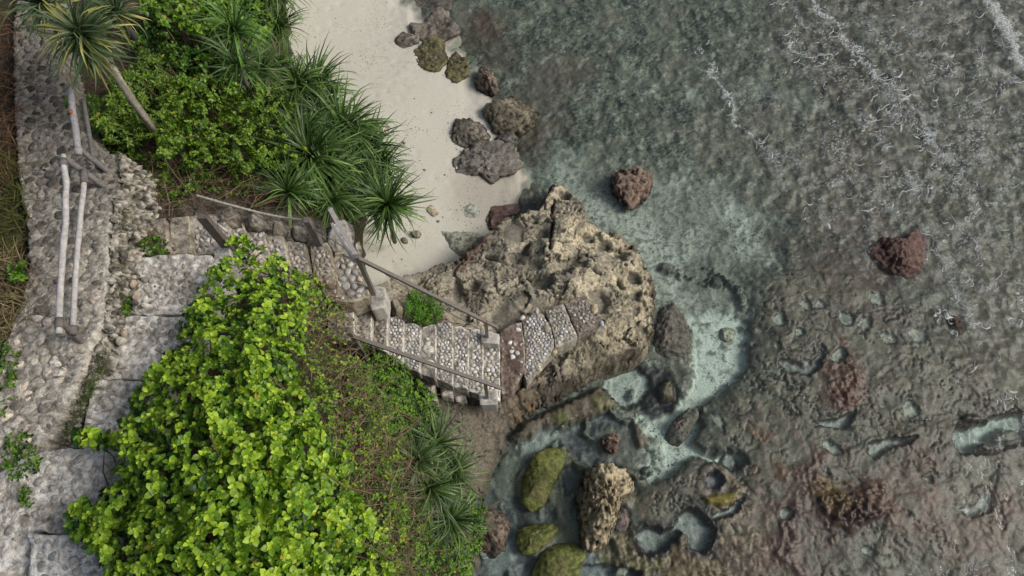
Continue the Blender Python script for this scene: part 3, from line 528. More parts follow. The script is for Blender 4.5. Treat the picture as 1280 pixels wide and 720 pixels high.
threads([([(1015, -10), (1030, 20), (1055, 50), (1085, 80), (1100, 100)], 6, 90, 16, 1), ([(1095, 95), (1120, 120), (1145, 150), (1170, 180), (1190, 200)], 24, 300, 15, 1), ([(1222, -20), (1245, 20), (1262, 50), (1290, 90)], 12, 110, 16, 1),
         ([(985, -10), (990, 30), (1000, 60), (1020, 80)], 26, 130, 13, 0), ([(960, 50), (1000, 65), (1060, 75)], 30, 110, 11, 0), ([(1010, 90), (1070, 120), (1130, 200)], 55, 200, 13, 0), ([(1130, 60), (1200, 100), (1250, 150)], 50, 170, 14, 0), ([(1110, 210), (1150, 225), (1160, 245)], 14, 40, 16, 0),
         ([(880, 85), (905, 115), (925, 150), (950, 180), (975, 205)], 3, 80, 16, 1), ([(845, 50), (870, 60), (885, 75)], 12, 30, 9, 0), ([(1150, 290), (1190, 340), (1215, 390), (1240, 430)], 34, 170, 17, 0), ([(1230, 280), (1260, 340), (1280, 400)], 32, 130, 18, 0), ([(1180, 200), (1230, 260), (1290, 280)], 45, 80, 14, 1),
         ([(1170, 380), (1190, 410), (1230, 410)], 14, 60, 14, 0), ([(1185, 462), (1230, 480), (1270, 500)], 14, 40, 18, 1), ([(1060, 250), (1100, 262), (1150, 256)], 20, 50, 13, 0), ([(1000, 240), (1030, 280)], 18, 30, 12, 0), ([(1205, 705), (1225, 720)], 14, 40, 12, 0), ([(1100, 20), (1180, 50), (1260, 100)], 46, 110, 15, 1)], 'foam_threads', 'thin broken white foam threads trailing on the sea along the incoming ripples', 11)

# ================================================================ ROCKS
def rock(name, P, zg, h, c1, c2, label, cat='rock', mat=None, dark=None, under=.8, rough=.12, power=2.2, group=None, N=72, seed=0, tilt=(0, 0), parent=None, ztop=None, c3=None, lean=(0, 0), flatk=0, kind=None, facets=7, dent=.05, grow=1.1, lump=1.):
    """closed rock whose plan outline follows P (photo pixels seen at mid height), standing on zg"""
    zm = zg+h*.45; P = np.array([W(a, b, zm)[:2] for a, b in P]); c = P.mean(0); Q = (P-c)*grow
    ang = np.linspace(0, 2*math.pi, N, endpoint=False); rad = np.zeros(N)
    for i, a in enumerate(ang):
        dx, dy = math.cos(a), math.sin(a); best = 0
        for k in range(len(Q)):
            x1, y1 = Q[k]; x2, y2 = Q[(k+1) % len(Q)]; ex, ey = x2-x1, y2-y1; den = dx*ey-dy*ex
            if abs(den) < 1e-12: continue
            t = (x1*ey-y1*ex)/den; u = (x1*dy-y1*dx)/den
            if t > 0 and -1e-6 <= u <= 1+1e-6: best = max(best, t)
        rad[i] = best
    R = rad.mean(); prof = []
    K = max(10, N//4)
    for k in range(K): s_ = (k+.6)/K; prof.append((s_, 1-s_**power*.75*(1-flatk)-flatk*.2*s_**8))
    for q in (.5, .62, .8, .95, 1.1): prof.append((1-(1-under)*((q-.5)/.5)**.8 if q > .5 else 1.0, (1-q)*.5*(1-flatk)+flatk*(1-q)*1.2*.5))
    V = [(0, 0, 1.)]; 
    for s_, hh in prof:
        for i in range(N): V.append((math.cos(ang[i])*rad[i]*s_, math.sin(ang[i])*rad[i]*s_, hh))
    V = np.array(V); x, y, hh = V[:, 0].copy(), V[:, 1].copy(), V[:, 2].copy()
    sc = 1/max(R, .05); s1 = fbm3(x*sc*1.1+seed, y*sc*1.1, hh*1.3+seed, 4, seed, .55); s2 = fbm3(x*14+seed, y*14, hh*h*14, 3, seed+5, .6); s3 = np.abs(fbm3(x*sc*1.9, y*sc*1.9+seed, hh*1.5, 2, seed+9)); s4 = fbm3(x*34, y*34, hh*h*34, 2, seed+3)
    amp = rough*R*4
    Z = zg+h*hh*(1+.0*x)+amp*(.42*s1-dent*2*s3)*np.clip(hh+.2, 0, 1)+lump*min(h, .6)*.26*s2+(.3+.7*lump)*.03*s4+tilt[0]*x+tilt[1]*y
    rq = np.random.default_rng(seed+77)
    for _ in range(facets):
        th = rq.uniform(0, 6.28); e_ = rq.uniform(.15, 1.25); nx_, ny_, nz_ = math.cos(th)*math.cos(e_), math.sin(th)*math.cos(e_), math.sin(e_)
        s_p = (x*nx_+y*ny_)/R+(Z-zg)/max(h, .05)*nz_; lim_ = rq.uniform(.60, .84); ex_ = np.maximum(s_p-lim_, 0); Z = Z-ex_*nz_*h*.95; x = x-ex_*nx_*R*.35; y = y-ex_*ny_*R*.35
    rr = 1+.20*s1*(rough/.12)+.15*lump*s2; Xx = c[0]+x*rr+lean[0]*hh*h; Yy = c[1]+y*rr+lean[1]*hh*h
    Z = np.maximum(Z, zg-.25) if hh.min() >= 0 else Z
    n = len(V); Fc = [(0, 1+i, 1+(i+1) % N) for i in range(N)]
    for k in range(len(prof)-1):
        a, b = 1+k*N, 1+(k+1)*N; Fc += [(a+i, b+i, b+(i+1) % N, a+(i+1) % N) for i in range(N)]
    Fc.append(tuple(1+(len(prof)-1)*N+i for i in range(N))[::-1])
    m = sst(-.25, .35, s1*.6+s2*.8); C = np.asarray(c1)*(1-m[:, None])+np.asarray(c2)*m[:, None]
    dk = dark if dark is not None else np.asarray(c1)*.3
    C = mixc(C, dk, sst(.1, .45, -s2+.3*s1)*.7); C = mixc(C, dk, sst(.62, .22, hh+.25*s2)*.85)  # lower sides near-black: side shade painted into the colour, with a wet algae band
    if c3 is not None: C = mixc(C, c3, sst(.05, .4, fbm3(x*sc*1.5+9, y*sc*1.5, hh, 3, seed+22)))
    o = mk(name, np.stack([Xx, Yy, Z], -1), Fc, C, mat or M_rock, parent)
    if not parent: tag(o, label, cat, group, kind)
    return o
def zs(px, py): return float(zbeach(np.array([float(px)]), np.array([float(py)]))[0])
GB, DB = (.20, .18, .15), (.13, .11, .09)
rock('boulder', [(496, 40), (503, 36), (512, 41), (523, 46), (521, 52), (508, 58), (498, 58), (494, 50)], zs(508, 48)-.04, .34, (.17, .155, .13), (.32, .30, .26), 'small angular grey stone alone on the open sand near the top', rough=.1, seed=1, under=.7)
rock('boulder', [(600, 85), (608, 84), (618, 95), (625, 110), (616, 115), (606, 113), (596, 108), (593, 97)], max(-.1, zs(608, 100)-.1), .6, (.13, .10, .08), (.30, .26, .22), 'upright brown boulder just above the biggest boulder on the shore', seed=2, under=.65, dark=(.03, .022, .02), facets=9, tilt=(.25, .1), grow=1.2)
rock('boulder', [(600, 116), (615, 114), (632, 115), (645, 122), (658, 133), (667, 141), (664, 152), (650, 162), (640, 167), (628, 165), (617, 158), (613, 145), (606, 132)], -.05, .7, (.15, .13, .095), (.30, .27, .20), 'largest grey brown boulder of the group on the beach edge', seed=3, under=.6, dark=(.03, .027, .024), rough=.15, N=96, facets=9, tilt=(.22, .12), grow=1.25)
rock('boulder', [(554, 152), (566, 148), (578, 147), (590, 152), (600, 158), (612, 170), (608, 180), (596, 185), (580, 181), (565, 172), (556, 164)], zs(582, 166)-.08, .5, (.13, .12, .10), (.28, .26, .22), 'flat topped grey boulder lying in the sand left of the group', seed=4, under=.6, dark=(.03, .027, .024), rough=.15, N=96, facets=9, tilt=(.22, .15), grow=1.25)
rock('flat_rock', [(568, 206), (583, 195), (600, 186), (615, 183), (632, 188), (645, 205), (637, 216), (622, 219), (614, 225), (600, 217), (585, 222), (570, 224)], zs(600, 206)-.05, .2, (.16, .15, .13), (.27, .25, .22), 'low flat grey slab half buried in sand below the boulder group', seed=5, flatk=.9, mat=M_dark, rough=.16, facets=0, grow=1.2)
rock('boulder', [(612, 166), (640, 168), (654, 172), (645, 181), (625, 182), (613, 176)], -.05, .28, (.09, .085, .08), (.2, .19, .18), 'dark low stone tucked under the largest boulder', seed=6, mat=M_dark)
rock('boulder', [(765, 222), (770, 213), (785, 215), (800, 211), (813, 216), (815, 232), (806, 246), (790, 257), (778, 251), (766, 238)], -.2, .62, (.14, .085, .06), (.34, .25, .19), 'rusty brown boulder standing alone in the shallow water', seed=7, under=.7, dark=(.035, .022, .018), rough=.17, N=96, mat=M_dark, facets=2, dent=.12)
rock('boulder', [(735, 590), (750, 580), (768, 583), (790, 590), (801, 598), (795, 612), (780, 622), (775, 640), (768, 660), (757, 682), (740, 686), (730, 672), (725, 650), (726, 620), (730, 600)], -.15, .95, (.30, .25, .165), (.60, .52, .36), 'big rough pale tan boulder standing in the cove beside the mossy rocks', facets=1, dent=.16, seed=8, under=.55, dark=(.05, .04, .03), rough=.17, N=128, power=2.6)
rock('boulder', [(754, 545), (762, 540), (772, 542), (778, 550), (776, 562), (766, 568), (757, 562), (752, 554)], -.1, .42, (.16, .11, .085), (.34, .27, .21), 'small knobbly brown stone just above the big tan boulder', seed=9, under=.7, rough=.2, mat=M_dark)
rock('boulder', [(770, 640), (782, 628), (790, 640), (785, 660), (774, 672), (768, 662)], -.12, .2, (.12, .09, .08), (.27, .21, .2), 'low pinkish brown stone on the right side of the big tan boulder', seed=10, mat=M_dark)
rock('ledge_rock', [(596, 645), (606, 636), (616, 633), (630, 640), (637, 660), (633, 685), (615, 697), (602, 692), (594, 668)], -.1, .55, (.15, .12, .095), (.26, .21, .17), 'rounded brown rock at the foot of the cliff beside the lower bushes', seed=11, rough=.1)
MO1, MO2 = (.10, .12, .03), (.19, .22, .06)
for k, (P, lab) in enumerate([([(668, 568), (690, 562), (706, 566), (702, 585), (692, 606), (680, 630), (664, 638), (653, 628), (655, 600)], 'long moss covered green rock, uppermost of three in the cove'),
        ([(650, 662), (668, 656), (690, 655), (696, 662), (688, 675), (670, 690), (654, 692), (647, 677)], 'short rounded mossy rock, middle one of three in the cove'),
        ([(678, 692), (700, 682), (722, 683), (730, 695), (722, 720), (705, 745), (670, 745), (666, 715)], 'wide mossy rock at the bottom edge, lowest of three in the cove')]):
    rock('mossy_rock', P, -.10, .36, MO1, MO2, lab, rough=.04, seed=20+k, group='mossy rocks in the cove', mat=M_dark, dark=(.05, .06, .015), flatk=.3, c3=(.17, .17, .06), facets=0, power=2.0, lump=.3)
rock('flat_rock', [(517, 72), (528, 62), (540, 53), (552, 60), (556, 76), (545, 86), (530, 83)], zs(538, 70)-.07, .16, (.10, .095, .055), (.20, .19, .09), 'flat olive green rock lying on the sand at the water edge', seed=31, flatk=.95, mat=M_dark, rough=.2, facets=0, dent=0, lump=.6, grow=1.3)
rock('flat_rock', [(559, 95), (562, 76), (570, 68), (580, 75), (583, 93), (572, 101)], zs(570, 85)-.06, .16, (.10, .092, .05), (.19, .18, .085), 'small olive rock right of the flat green one at the water edge', seed=32, flatk=.95, mat=M_dark, rough=.2, facets=0, dent=0, lump=.6, grow=1.3)
rock('flat_rock', [(521, 36), (535, 28), (550, 19), (562, 28), (566, 42), (550, 50), (535, 52), (526, 46)], zs(545, 36)-.06, .17, (.14, .115, .095), (.24, .21, .18), 'flat grey brown rock at the water line right of the angular stone', seed=33, flatk=.95, mat=M_dark, rough=.2, facets=0, dent=0, lump=.6, grow=1.3)
rock('flat_rock', [(498, 4), (515, 0), (535, -4), (558, -3), (552, 14), (535, 24), (520, 22), (505, 13)], zs(528, 10)-.06, .17, (.13, .10, .085), (.22, .18, .155), 'brown flat rock at the top edge where sand meets water', seed=34, flatk=.95, mat=M_dark, rough=.2, facets=0, dent=0, lump=.6, grow=1.3)
rock('coral_rock', [(1084, 318), (1090, 306), (1108, 298), (1130, 298), (1146, 288), (1160, 285), (1168, 292), (1164, 306), (1155, 318), (1153, 338), (1138, 350), (1118, 340), (1100, 330)], -.12, .36, (.11, .06, .05), (.20, .12, .10), 'large dark red rock mound breaking the water on the right', seed=35, mat=M_dark, dark=(.03, .018, .015), flatk=.4, rough=.12, N=96)
rock('coral_rock', [(1187, 394), (1196, 392), (1203, 402), (1206, 416), (1196, 416), (1188, 405)], -.1, .2, (.09, .06, .05), (.17, .115, .09), 'small dark red rock below the large red mound', seed=36, mat=M_dark, rough=.12)
rock('reef_slab', [(822, 396), (832, 384), (845, 379), (860, 388), (863, 410), (862, 440), (858, 455), (848, 458), (836, 456), (824, 455), (814, 445)], -.3, .36, (.13, .115, .095), (.21, .19, .155), 'long dark flat rock between the outcrop and the sandy channel', seed=37, flatk=.9, mat=M_dark, rough=.04, N=96)
rock('reef_slab', [(868, 512), (872, 522), (862, 542), (850, 558), (836, 568), (827, 562), (830, 545), (845, 524), (858, 514)], -.3, .34, (.13, .12, .10), (.22, .205, .17), 'flat mottled rock island in the middle of the sandy channel', seed=38, flatk=.8, mat=M_dark, rough=.05)
rock('channel_stone', [(896, 416), (902, 409), (912, 409), (921, 415), (920, 423), (908, 427), (899, 424)], -.32, .22, (.34, .34, .28), (.46, .46, .38), 'pale rounded stone under water in the sandy channel', seed=39, rough=.06)
rock('flat_rock', [(571, 258), (578, 251), (590, 255), (600, 264), (596, 274), (584, 279), (573, 270)], zs(585, 264)-.07, .15, (.34, .37, .32), (.52, .54, .46), 'pale grey green rock patch in the sand left of the outcrop tip', seed=40, flatk=.6, rough=.12)
rock('flat_rock', [(545, 300), (556, 288), (572, 285), (592, 290), (603, 300), (590, 314), (570, 322), (552, 320)], zs(575, 303)-.12, .3, (.27, .29, .25), (.46, .46, .37), 'knobbly grey green rock in the sand against the outcrop', seed=41, flatk=.4, rough=.15)
rock('flat_rock', [(604, 264), (618, 252), (638, 250), (655, 256), (650, 266), (632, 270), (620, 284), (609, 292), (606, 276)], zs(628, 262)-.06, .2, (.11, .065, .055), (.22, .15, .13), 'purplish red rock patch beside the upper left edge of the outcrop', seed=42, flatk=.5, rough=.12, mat=M_dark)
rock('beach_stone', [(530, 254), (536, 252), (543, 260), (549, 267), (543, 270), (534, 265)], zs(540, 262)-.01, .11, (.55, .48, .36), (.66, .58, .45), 'small smooth cream stone on sand beside the screw pine leaves', 'stone', seed=43, rough=.05)
rock('beach_stone', [(462, 150), (475, 148), (486, 157), (484, 166), (468, 168), (458, 160)], zs(474, 158)-.03, .26, (.42, .38, .30), (.58, .54, .45), 'pale weathered stone half hidden by the screw pines on the sand', 'stone', seed=44, rough=.1)
for k, (a, b, r_) in enumerate([(520, 292, 7), (506, 300, 5), (548, 276, 2), (531, 212, 2), (505, 178, 2)]):
    rock('beach_stone', oval(a, b, r_, r_*.7, k, 8), zs(a, b)-.01, .04+r_*.018, (.36, .31, .25), (.5, .46, .38), ['rough tan stone on the sand just right of the lowest screw pine', 'small tan stone at the tip of the screw pine leaves by the sand', 'tiny pebble on sand below the cream stone', 'tiny pebble in the middle of the sand', 'tiny pebble on sand above the screw pines'][k], 'stone', seed=45+k, N=24)

# ================================================================ MASONRY
def clip(poly, px, py, nx, ny):
    out = []
    for i in range(len(poly)):
        a, b = poly[i], poly[(i+1) % len(poly)]
        da = (a[0]-px)*nx+(a[1]-py)*ny; db = (b[0]-px)*nx+(b[1]-py)*ny
        if da <= 0: out.append(a)
        if (da < 0) != (db < 0) and abs(da-db) > 1e-12: t = da/(da-db); out.append((a[0]+t*(b[0]-a[0]), a[1]+t*(b[1]-a[1])))
    return out
def cells(P, sp, seed=0, gap=.08, jit=.36, edge=.3, keepf=None):
    """close packed stone outlines inside the world polygon P"""
    r = random.Random(seed); P = np.asarray(P, float); x0, y0 = P.min(0); x1, y1 = P.max(0); pts = []
    j = 0; yy = y0-sp
    while yy < y1+sp:
        xx = x0-sp+(sp/2 if j % 2 else 0)
        while xx < x1+sp: pts.append((xx+r.uniform(-jit, jit)*sp, yy+r.uniform(-jit, jit)*sp)); xx += sp
        yy += sp*.87; j += 1
    A = np.array(pts); d = _sdf(A[:, 0], A[:, 1], P); res = []
    for i in np.nonzero(d > edge*sp)[0]:
        if keepf and not keepf(*A[i]): continue
        if r.random() < .05: continue
        c = A[i]; poly = [(c[0]-sp, c[1]-sp), (c[0]+sp, c[1]-sp), (c[0]+sp, c[1]+sp), (c[0]-sp, c[1]+sp)]
        g = sp*gap*r.uniform(.6, 2.0)
        for k in np.nonzero(np.hypot(A[:, 0]-c[0], A[:, 1]-c[1]) < 2.2*sp)[0]:
            if k == i: continue
            v = A[k]-c; L = math.hypot(*v); n = v/L; m = c+v*.5-n*g; poly = clip(poly, m[0], m[1], n[0], n[1])
            if len(poly) < 3: break
        if len(poly) < 3: continue
        if d[i] < sp: 
            poly = [tuple(c+(np.array(q)-c)*min(1, max(.35, d[i]/sp*1.15))) for q in poly]
        for _ in range(2):
            q2 = []
            for a, b in zip(poly, poly[1:]+poly[:1]): q2 += [(a[0]*.75+b[0]*.25, a[1]*.75+b[1]*.25), (a[0]*.25+b[0]*.75, a[1]*.25+b[1]*.75)]
            poly = q2
            if len(poly) > 12: break
        if len(poly) > 14: poly = poly[::2]
        res.append((c, poly))
    return res
def dome(c, poly, zf, h, rr):
    q = np.array(poly); n = len(q); V = []; 
    for s_, hh in ((1.0, -.35), (.93, .45), (.6, .92)):
        pq = c+(q-c)*s_; V += [(a, b, zf(a, b)+h*hh*(1+rr.uniform(-.15, .15))) for a, b in pq]
    V.append((c[0], c[1], zf(*c)+h)); Fc = []
    for k in range(2): Fc += [(k*n+i, k*n+(i+1) % n, (k+1)*n+(i+1) % n, (k+1)*n+i) for i in range(n)]
    Fc += [(2*n+i, 2*n+(i+1) % n, 3*n) for i in range(n)]
    return np.array(V), Fc
PAL_W = [(.78, .78, .77), (.66, .66, .66), (.52, .53, .54), (.82, .81, .78), (.38, .39, .41), (.70, .62, .53), (.60, .59, .56), (.80, .80, .80)]
PAL_G = [(.34, .32, .28), (.26, .245, .22), (.42, .39, .34), (.30, .27, .23), (.20, .185, .165), (.46, .41, .34), (.38, .33, .29)]
PAL_M = [(.50, .48, .44), (.36, .35, .33), (.30, .29, .27), (.56, .52, .46), (.42, .40, .37), (.62, .58, .52)]
npiece = {}
def pave(parent, Pw, zf, sp, h, pal, seed, single=False, name='stone', lim=300, gap=.08, keepf=None, edge=.3, root=None, colf=None):
    rr = random.Random(seed+1); mb = MB(); key = (root or parent).name
    for c, poly in cells(Pw, sp, seed, gap, keepf=keepf, edge=edge):
        v, f = dome(c, poly, zf, h*rr.uniform(.6, 1.3), rr); col = np.array(rr.choice(pal))*rr.uniform(.8, 1.15)
        if colf: col = colf(c, col)
        if single and npiece.get(key, 0) < lim:
            mk(name, v, f, np.broadcast_to(col, (len(v), 3)), M_stone, parent); npiece[key] = npiece.get(key, 0)+1
        else: mb.add(v, f, col)
    if mb.n: mb.build('pebbles', M_peb, parent, 'stuff')
def slab(name, P, zt, th, parent, c1, c2, edgec=None, seed=0, rough=.012, mat=None, dens=.04, slope=(0, 0), lim=None, corner=0):
    """block with a worn, slightly uneven top; P in photo pixels at height zt"""
    Pw = np.array([W(a, b, zt)[:2] for a, b in P]); c = Pw.mean(0)
    ring = []
    for a, b in zip(Pw, np.roll(Pw, -1, 0)):
        n = max(2, int(np.hypot(*(b-a))/dens)); ring += [a+(b-a)*k/n for k in range(n)]
    ring = np.array(ring); N = len(ring); rad = np.hypot(*(ring-c).T).mean(); K = max(3, int(rad/dens)); V = [(c[0], c[1], 0, 0, 0)]
    for k in range(1, K+1):
        s_ = k/K*.965; V += [(*(c+(ring[i]-c)*s_), 0, s_, 0) for i in range(N)]
    V += [(*(c+(ring[i]-c)*.99), -.008, 1, 0) for i in range(N)]
    for dz in (.03, th*.5, th): V += [(*ring[i], -dz, 1, 1) for i in range(N)]
    V = np.array(V); x, y = V[:, 0], V[:, 1]; nn = fbm(x*9+seed, y*9, 4, seed); n0 = fbm(x*2.2+seed, y*2.2, 3, seed+1)
    ew = 1+.10*(V[:, 3] > .9)*fbm3(x*7, y*7, V[:, 2]*8, 4, seed+3, .6)
    Z = zt+V[:, 2]+rough*nn*1.6*(V[:, 4] == 0)+slope[0]*(x-c[0])+slope[1]*(y-c[1]); xx = c[0]+(x-c[0])*ew; yy = c[1]+(y-c[1])*ew
    m = sst(-.3, .4, nn+n0); C = np.asarray(c1)*(1-m[:, None])+np.asarray(c2)*m[:, None]
    C = mixc(C, np.asarray(c1)*.35, sst(.08, .3, fbm(x*12, y*12, 4, seed+7, .6)-.2*n0)*.5); C = mixc(C, np.minimum(np.asarray(c2)*1.35, .84), sst(.08, .3, fbm(x*9+5, y*9, 4, seed+8, .6)+.2*n0)*.7)
    if edgec is not None: C = mixc(C, edgec, sst(.84, .95, V[:, 3])*sst(-.45, .1, n0+nn)*(1-V[:, 4]*.6))
    Fc = [(0, 1+i, 1+(i+1) % N) for i in range(N)]; R2 = (len(V)-1)//N
    for k in range(R2-1): a, b = 1+k*N, 1+(k+1)*N; Fc += [(a+i, b+i, b+(i+1) % N, a+(i+1) % N) for i in range(N)]
    if _area(Pw) < 0: Fc = [q[::-1] for q in Fc]
    o = mk(name, np.stack([xx, yy, Z], -1), Fc, C, mat or M_mort, parent); 
    return o, Pw, (lambda a, b: zt+slope[0]*(a-c[0])+slope[1]*(b-c[1]))
def _area(P): return .5*sum(P[i][0]*P[(i+1) % len(P)][1]-P[(i+1) % len(P)][0]*P[i][1] for i in range(len(P)))

LW, LG, LD = (.62, .58, .52), (.40, .37, .33), (.22, .20, .18)
# ---- lower flight
low_ = empty('stone_stairs', W(560, 440, 1.5), 'lower flight of narrow pebble stairs with cream nosings going down to the outcrop', 'stairs')
LS = [([(410, 380), (442, 381), (444, 428), (410, 420)], 3.30, PAL_G, .09), ([(445, 390), (465, 387), (464, 430), (444, 424)], 3.10, PAL_G, .085), ([(465, 391), (485, 388), (484, 440), (464, 432)], 2.92, PAL_G, .085), ([(485, 398), (496, 394), (505, 402), (504, 458), (484, 446)], 2.74, PAL_W, .062), ([(505, 404), (516, 403), (526, 408), (525, 466), (504, 458)], 2.56, PAL_W, .062),
      ([(526, 408), (545, 406), (545, 476), (525, 466)], 2.38, PAL_G, .09), ([(545, 405), (558, 401), (566, 406), (566, 482), (545, 474)], 2.20, PAL_W, .065), ([(566, 407), (577, 407), (586, 413), (585, 488), (566, 482)], 2.02, PAL_W, .075), ([(586, 410), (604, 412), (604, 494), (585, 488)], 1.84, PAL_W, .08), ([(604, 414), (625, 418), (625, 500), (604, 496)], 1.66, PAL_W, .09)]
for i, (P, zt, pal, sp) in enumerate(LS):
    o, Pw, zf = slab('step', P, zt, .45, low_, (.27, .255, .235), (.42, .40, .36), (.84, .80, .71), seed=60+i, rough=.01)
    st = 1.0; c = Pw.mean(0)
    if i == 5:
        pave(o, c+(Pw-c)*.9, zf, .14, .03, PAL_W, 60+i, keepf=lambda a, b: n2(a*3, b*3, 5) > .2)
        for a, b, r_ in [(535, 437, 8), (537, 455, 8), (534, 424, 3)]:
            Q = np.array([W(u, v, zt)[:2] for u, v in oval(a, b, r_, r_*.75, .3, 10)]); v, f = dome(Q.mean(0), [tuple(q) for q in Q], zf, .05, random.Random(i)); mk('stone', v, f, np.full((len(v), 3), (.66, .62, .55)), M_stone, o)
    else: pave(o, Pw, zf, sp, .022 if sp < .08 else .028, pal, 60+i, edge=.42)
# rubble at the bottom side of the flight
for k, (P, zt) in enumerate([([(526, 475), (544, 482), (546, 502), (532, 500)], 2.0), ([(548, 480), (566, 486), (566, 498), (552, 495)], 1.85), ([(566, 488), (582, 492), (584, 505), (570, 502)], 1.7)]):
    slab('kerb_block', P, zt, .4, low_, LD, LW, LW, seed=90+k, rough=.05)
o, Pw, zf = slab('landing', [(625, 413), (638, 406), (652, 402), (657, 440), (655, 466), (641, 487), (627, 492)], 1.50, .5, low_, (.17, .125, .105), (.26, .20, .17), (.5, .45, .38), seed=101, rough=.015)
pave(o, Pw, zf, .10, .03, PAL_W, 101, keepf=lambda a, b: (lambda u, v: abs(u-643) < 9 and abs(v-437) < 9 or v < 412 or u > 650 or u < 629)(*proj(a, b, 1.5)))
o, Pw, zf = slab('landing', [(653, 402), (668, 388), (680, 394), (688, 408), (693, 424), (692, 440), (672, 460), (658, 478), (654, 470), (657, 440)], 1.43, .5, low_, (.34, .31, .27), (.42, .39, .34), seed=102, rough=.008)
pave(o, Pw, zf, .068, .03, PAL_W+[(.56, .56, .58)]*3, 102, edge=.35)
o, Pw, zf = slab('landing', [(681, 388), (692, 383), (704, 380), (713, 400), (722, 421), (708, 430), (694, 436), (693, 422), (688, 405)], 1.41, .5, low_, (.34, .31, .26), (.44, .41, .36), (.58, .55, .48), seed=103, rough=.012)
pave(o, Pw, zf, .078, .022, PAL_M+PAL_W, 103, edge=.3, gap=.12)
o, Pw, zf = slab('landing', [(705, 379), (717, 373), (730, 371), (742, 383), (752, 394), (746, 408), (735, 412), (723, 420), (714, 399)], 1.38, .5, low_, (.25, .215, .185), (.36, .32, .28), seed=104, rough=.015)
pave(o, Pw, zf, .082, .022, PAL_M+[(.5, .45, .42), (.3, .24, .2)], 104, edge=.25, gap=.15)
for (a, b, r_, zt, cc) in [(743, 386, 7, 1.39, (.55, .46, .33)), (752, 404, 4, 1.36, (.50, .56, .60)), (671, 389, 4, 1.45, (.5, .5, .48)), (693, 440, 5, 1.42, (.52, .46, .30)), (673, 460, 5, 1.42, (.62, .56, .44)), (653, 397, 4, 1.5, LW), (683, 411, 6, 1.45, (.36, .33, .26))]:
    Q = np.array([W(u, v, zt)[:2] for u, v in oval(a, b, r_, r_*.7, a, 10)]); v, f = dome(Q.mean(0), [tuple(q) for q in Q], lambda x, y: zt-.01, .05, random.Random(a)); mk('stone', v, f, np.full((len(v), 3), cc), M_stone, low_)
# ---- upper flight and the broad landing steps
up_ = empty('stone_stairs', W(230, 400, 5.0), 'upper stairs of broad whitewashed landings turning into narrow pebble treads', 'stairs')
US = [([(0, 588), (28, 578), (36, 640), (42, 730), (-40, 760), (-60, 640)], 5.86, (.48, .44, .39), (.86, .82, .75), .15, PAL_M, .5),
      ([(34, 668), (80, 668), (140, 670), (200, 690), (200, 800), (40, 800)], 6.0, (.56, .56, .56), (.86, .86, .85), .115, PAL_M, .9),
      ([(24, 578), (50, 562), (100, 560), (156, 564), (190, 600), (180, 668), (100, 668), (34, 666)], 5.82, (.52, .49, .44), (.86, .83, .77), .13, PAL_M, .6),
      ([(120, 476), (150, 474), (200, 478), (215, 520), (200, 562), (95, 560), (108, 510)], 5.62, (.52, .49, .44), (.86, .83, .77), .12, PAL_M, .6),
      ([(158, 396), (190, 394), (245, 396), (260, 430), (250, 475), (125, 474), (145, 430)], 5.42, (.52, .49, .44), (.86, .83, .77), .12, PAL_G, .5),
      ([(165, 322), (200, 319), (262, 318), (285, 350), (270, 394), (160, 394), (160, 355)], 5.22, (.52, .49, .44), (.86, .83, .77), .12, PAL_G, .5),
      ([(172, 276), (206, 272), (212, 318), (166, 321)], 5.08, (.30, .26, .22), (.44, .40, .35), .12, PAL_G, .35),
      ([(212, 273), (236, 269), (240, 317), (212, 318)], 4.96, (.32, .28, .23), (.46, .42, .36), .10, PAL_G, .5),
      ([(236, 269), (252, 268), (270, 267), (288, 285), (290, 318), (242, 318)], 4.80, (.36, .34, .32), (.5, .48, .45), .085, PAL_M, 1),
      ([(284, 280), (303, 281), (318, 310), (316, 340), (290, 330)], 4.62, LG, LW, .09, PAL_M, .8), ([(306, 283), (328, 282), (334, 312), (332, 345), (312, 345)], 4.45, (.34, .32, .29), (.5, .48, .43), .09, PAL_M, .8),
      ([(333, 294), (354, 296), (360, 330), (358, 360), (338, 352)], 4.28, (.34, .32, .29), (.5, .48, .43), .09, PAL_M, .8), ([(357, 302), (380, 302), (386, 336), (384, 365), (362, 360)], 4.10, (.30, .28, .24), (.45, .42, .36), .085, PAL_M, .9),
      ([(387, 306), (409, 302), (416, 328), (420, 350), (410, 357), (392, 347)], 3.93, (.34, .30, .24), (.5, .45, .36), .085, PAL_M, .9), ([(419, 316), (441, 311), (452, 335), (460, 356), (462, 372), (440, 379), (412, 374), (402, 362), (412, 340)], 3.66, (.30, .27, .22), (.44, .40, .33), .125, PAL_M+PAL_W, 1)]
for i, (P, zt, c1, c2, sp, pal, dn) in enumerate(US):
    white = None if i in (0,) else ((.78, .76, .72) if i < 6 else (.55, .49, .38))
    o, Pw, zf = slab('step', P, zt, .5, up_, c1, c2, white, seed=120+i, rough=.022 if i < 6 else .01, dens=.028 if i < 6 else .04)
    off = 3 if i in (3, 4, 5) else 0
    pave(o, Pw, zf, sp, .022 if i < 6 else .03, pal, 120+i, single=True, root=up_, edge=.4, gap=.14 if i < 6 else .08, keepf=(lambda a, b, dn=dn, i=i: n2(a*2.3+i, b*2.3, 17) < dn*2-1 or dn > .85),
         colf=(lambda c, col, c2=c2: col*.8+np.array(c2)*.12) if i < 6 else None)
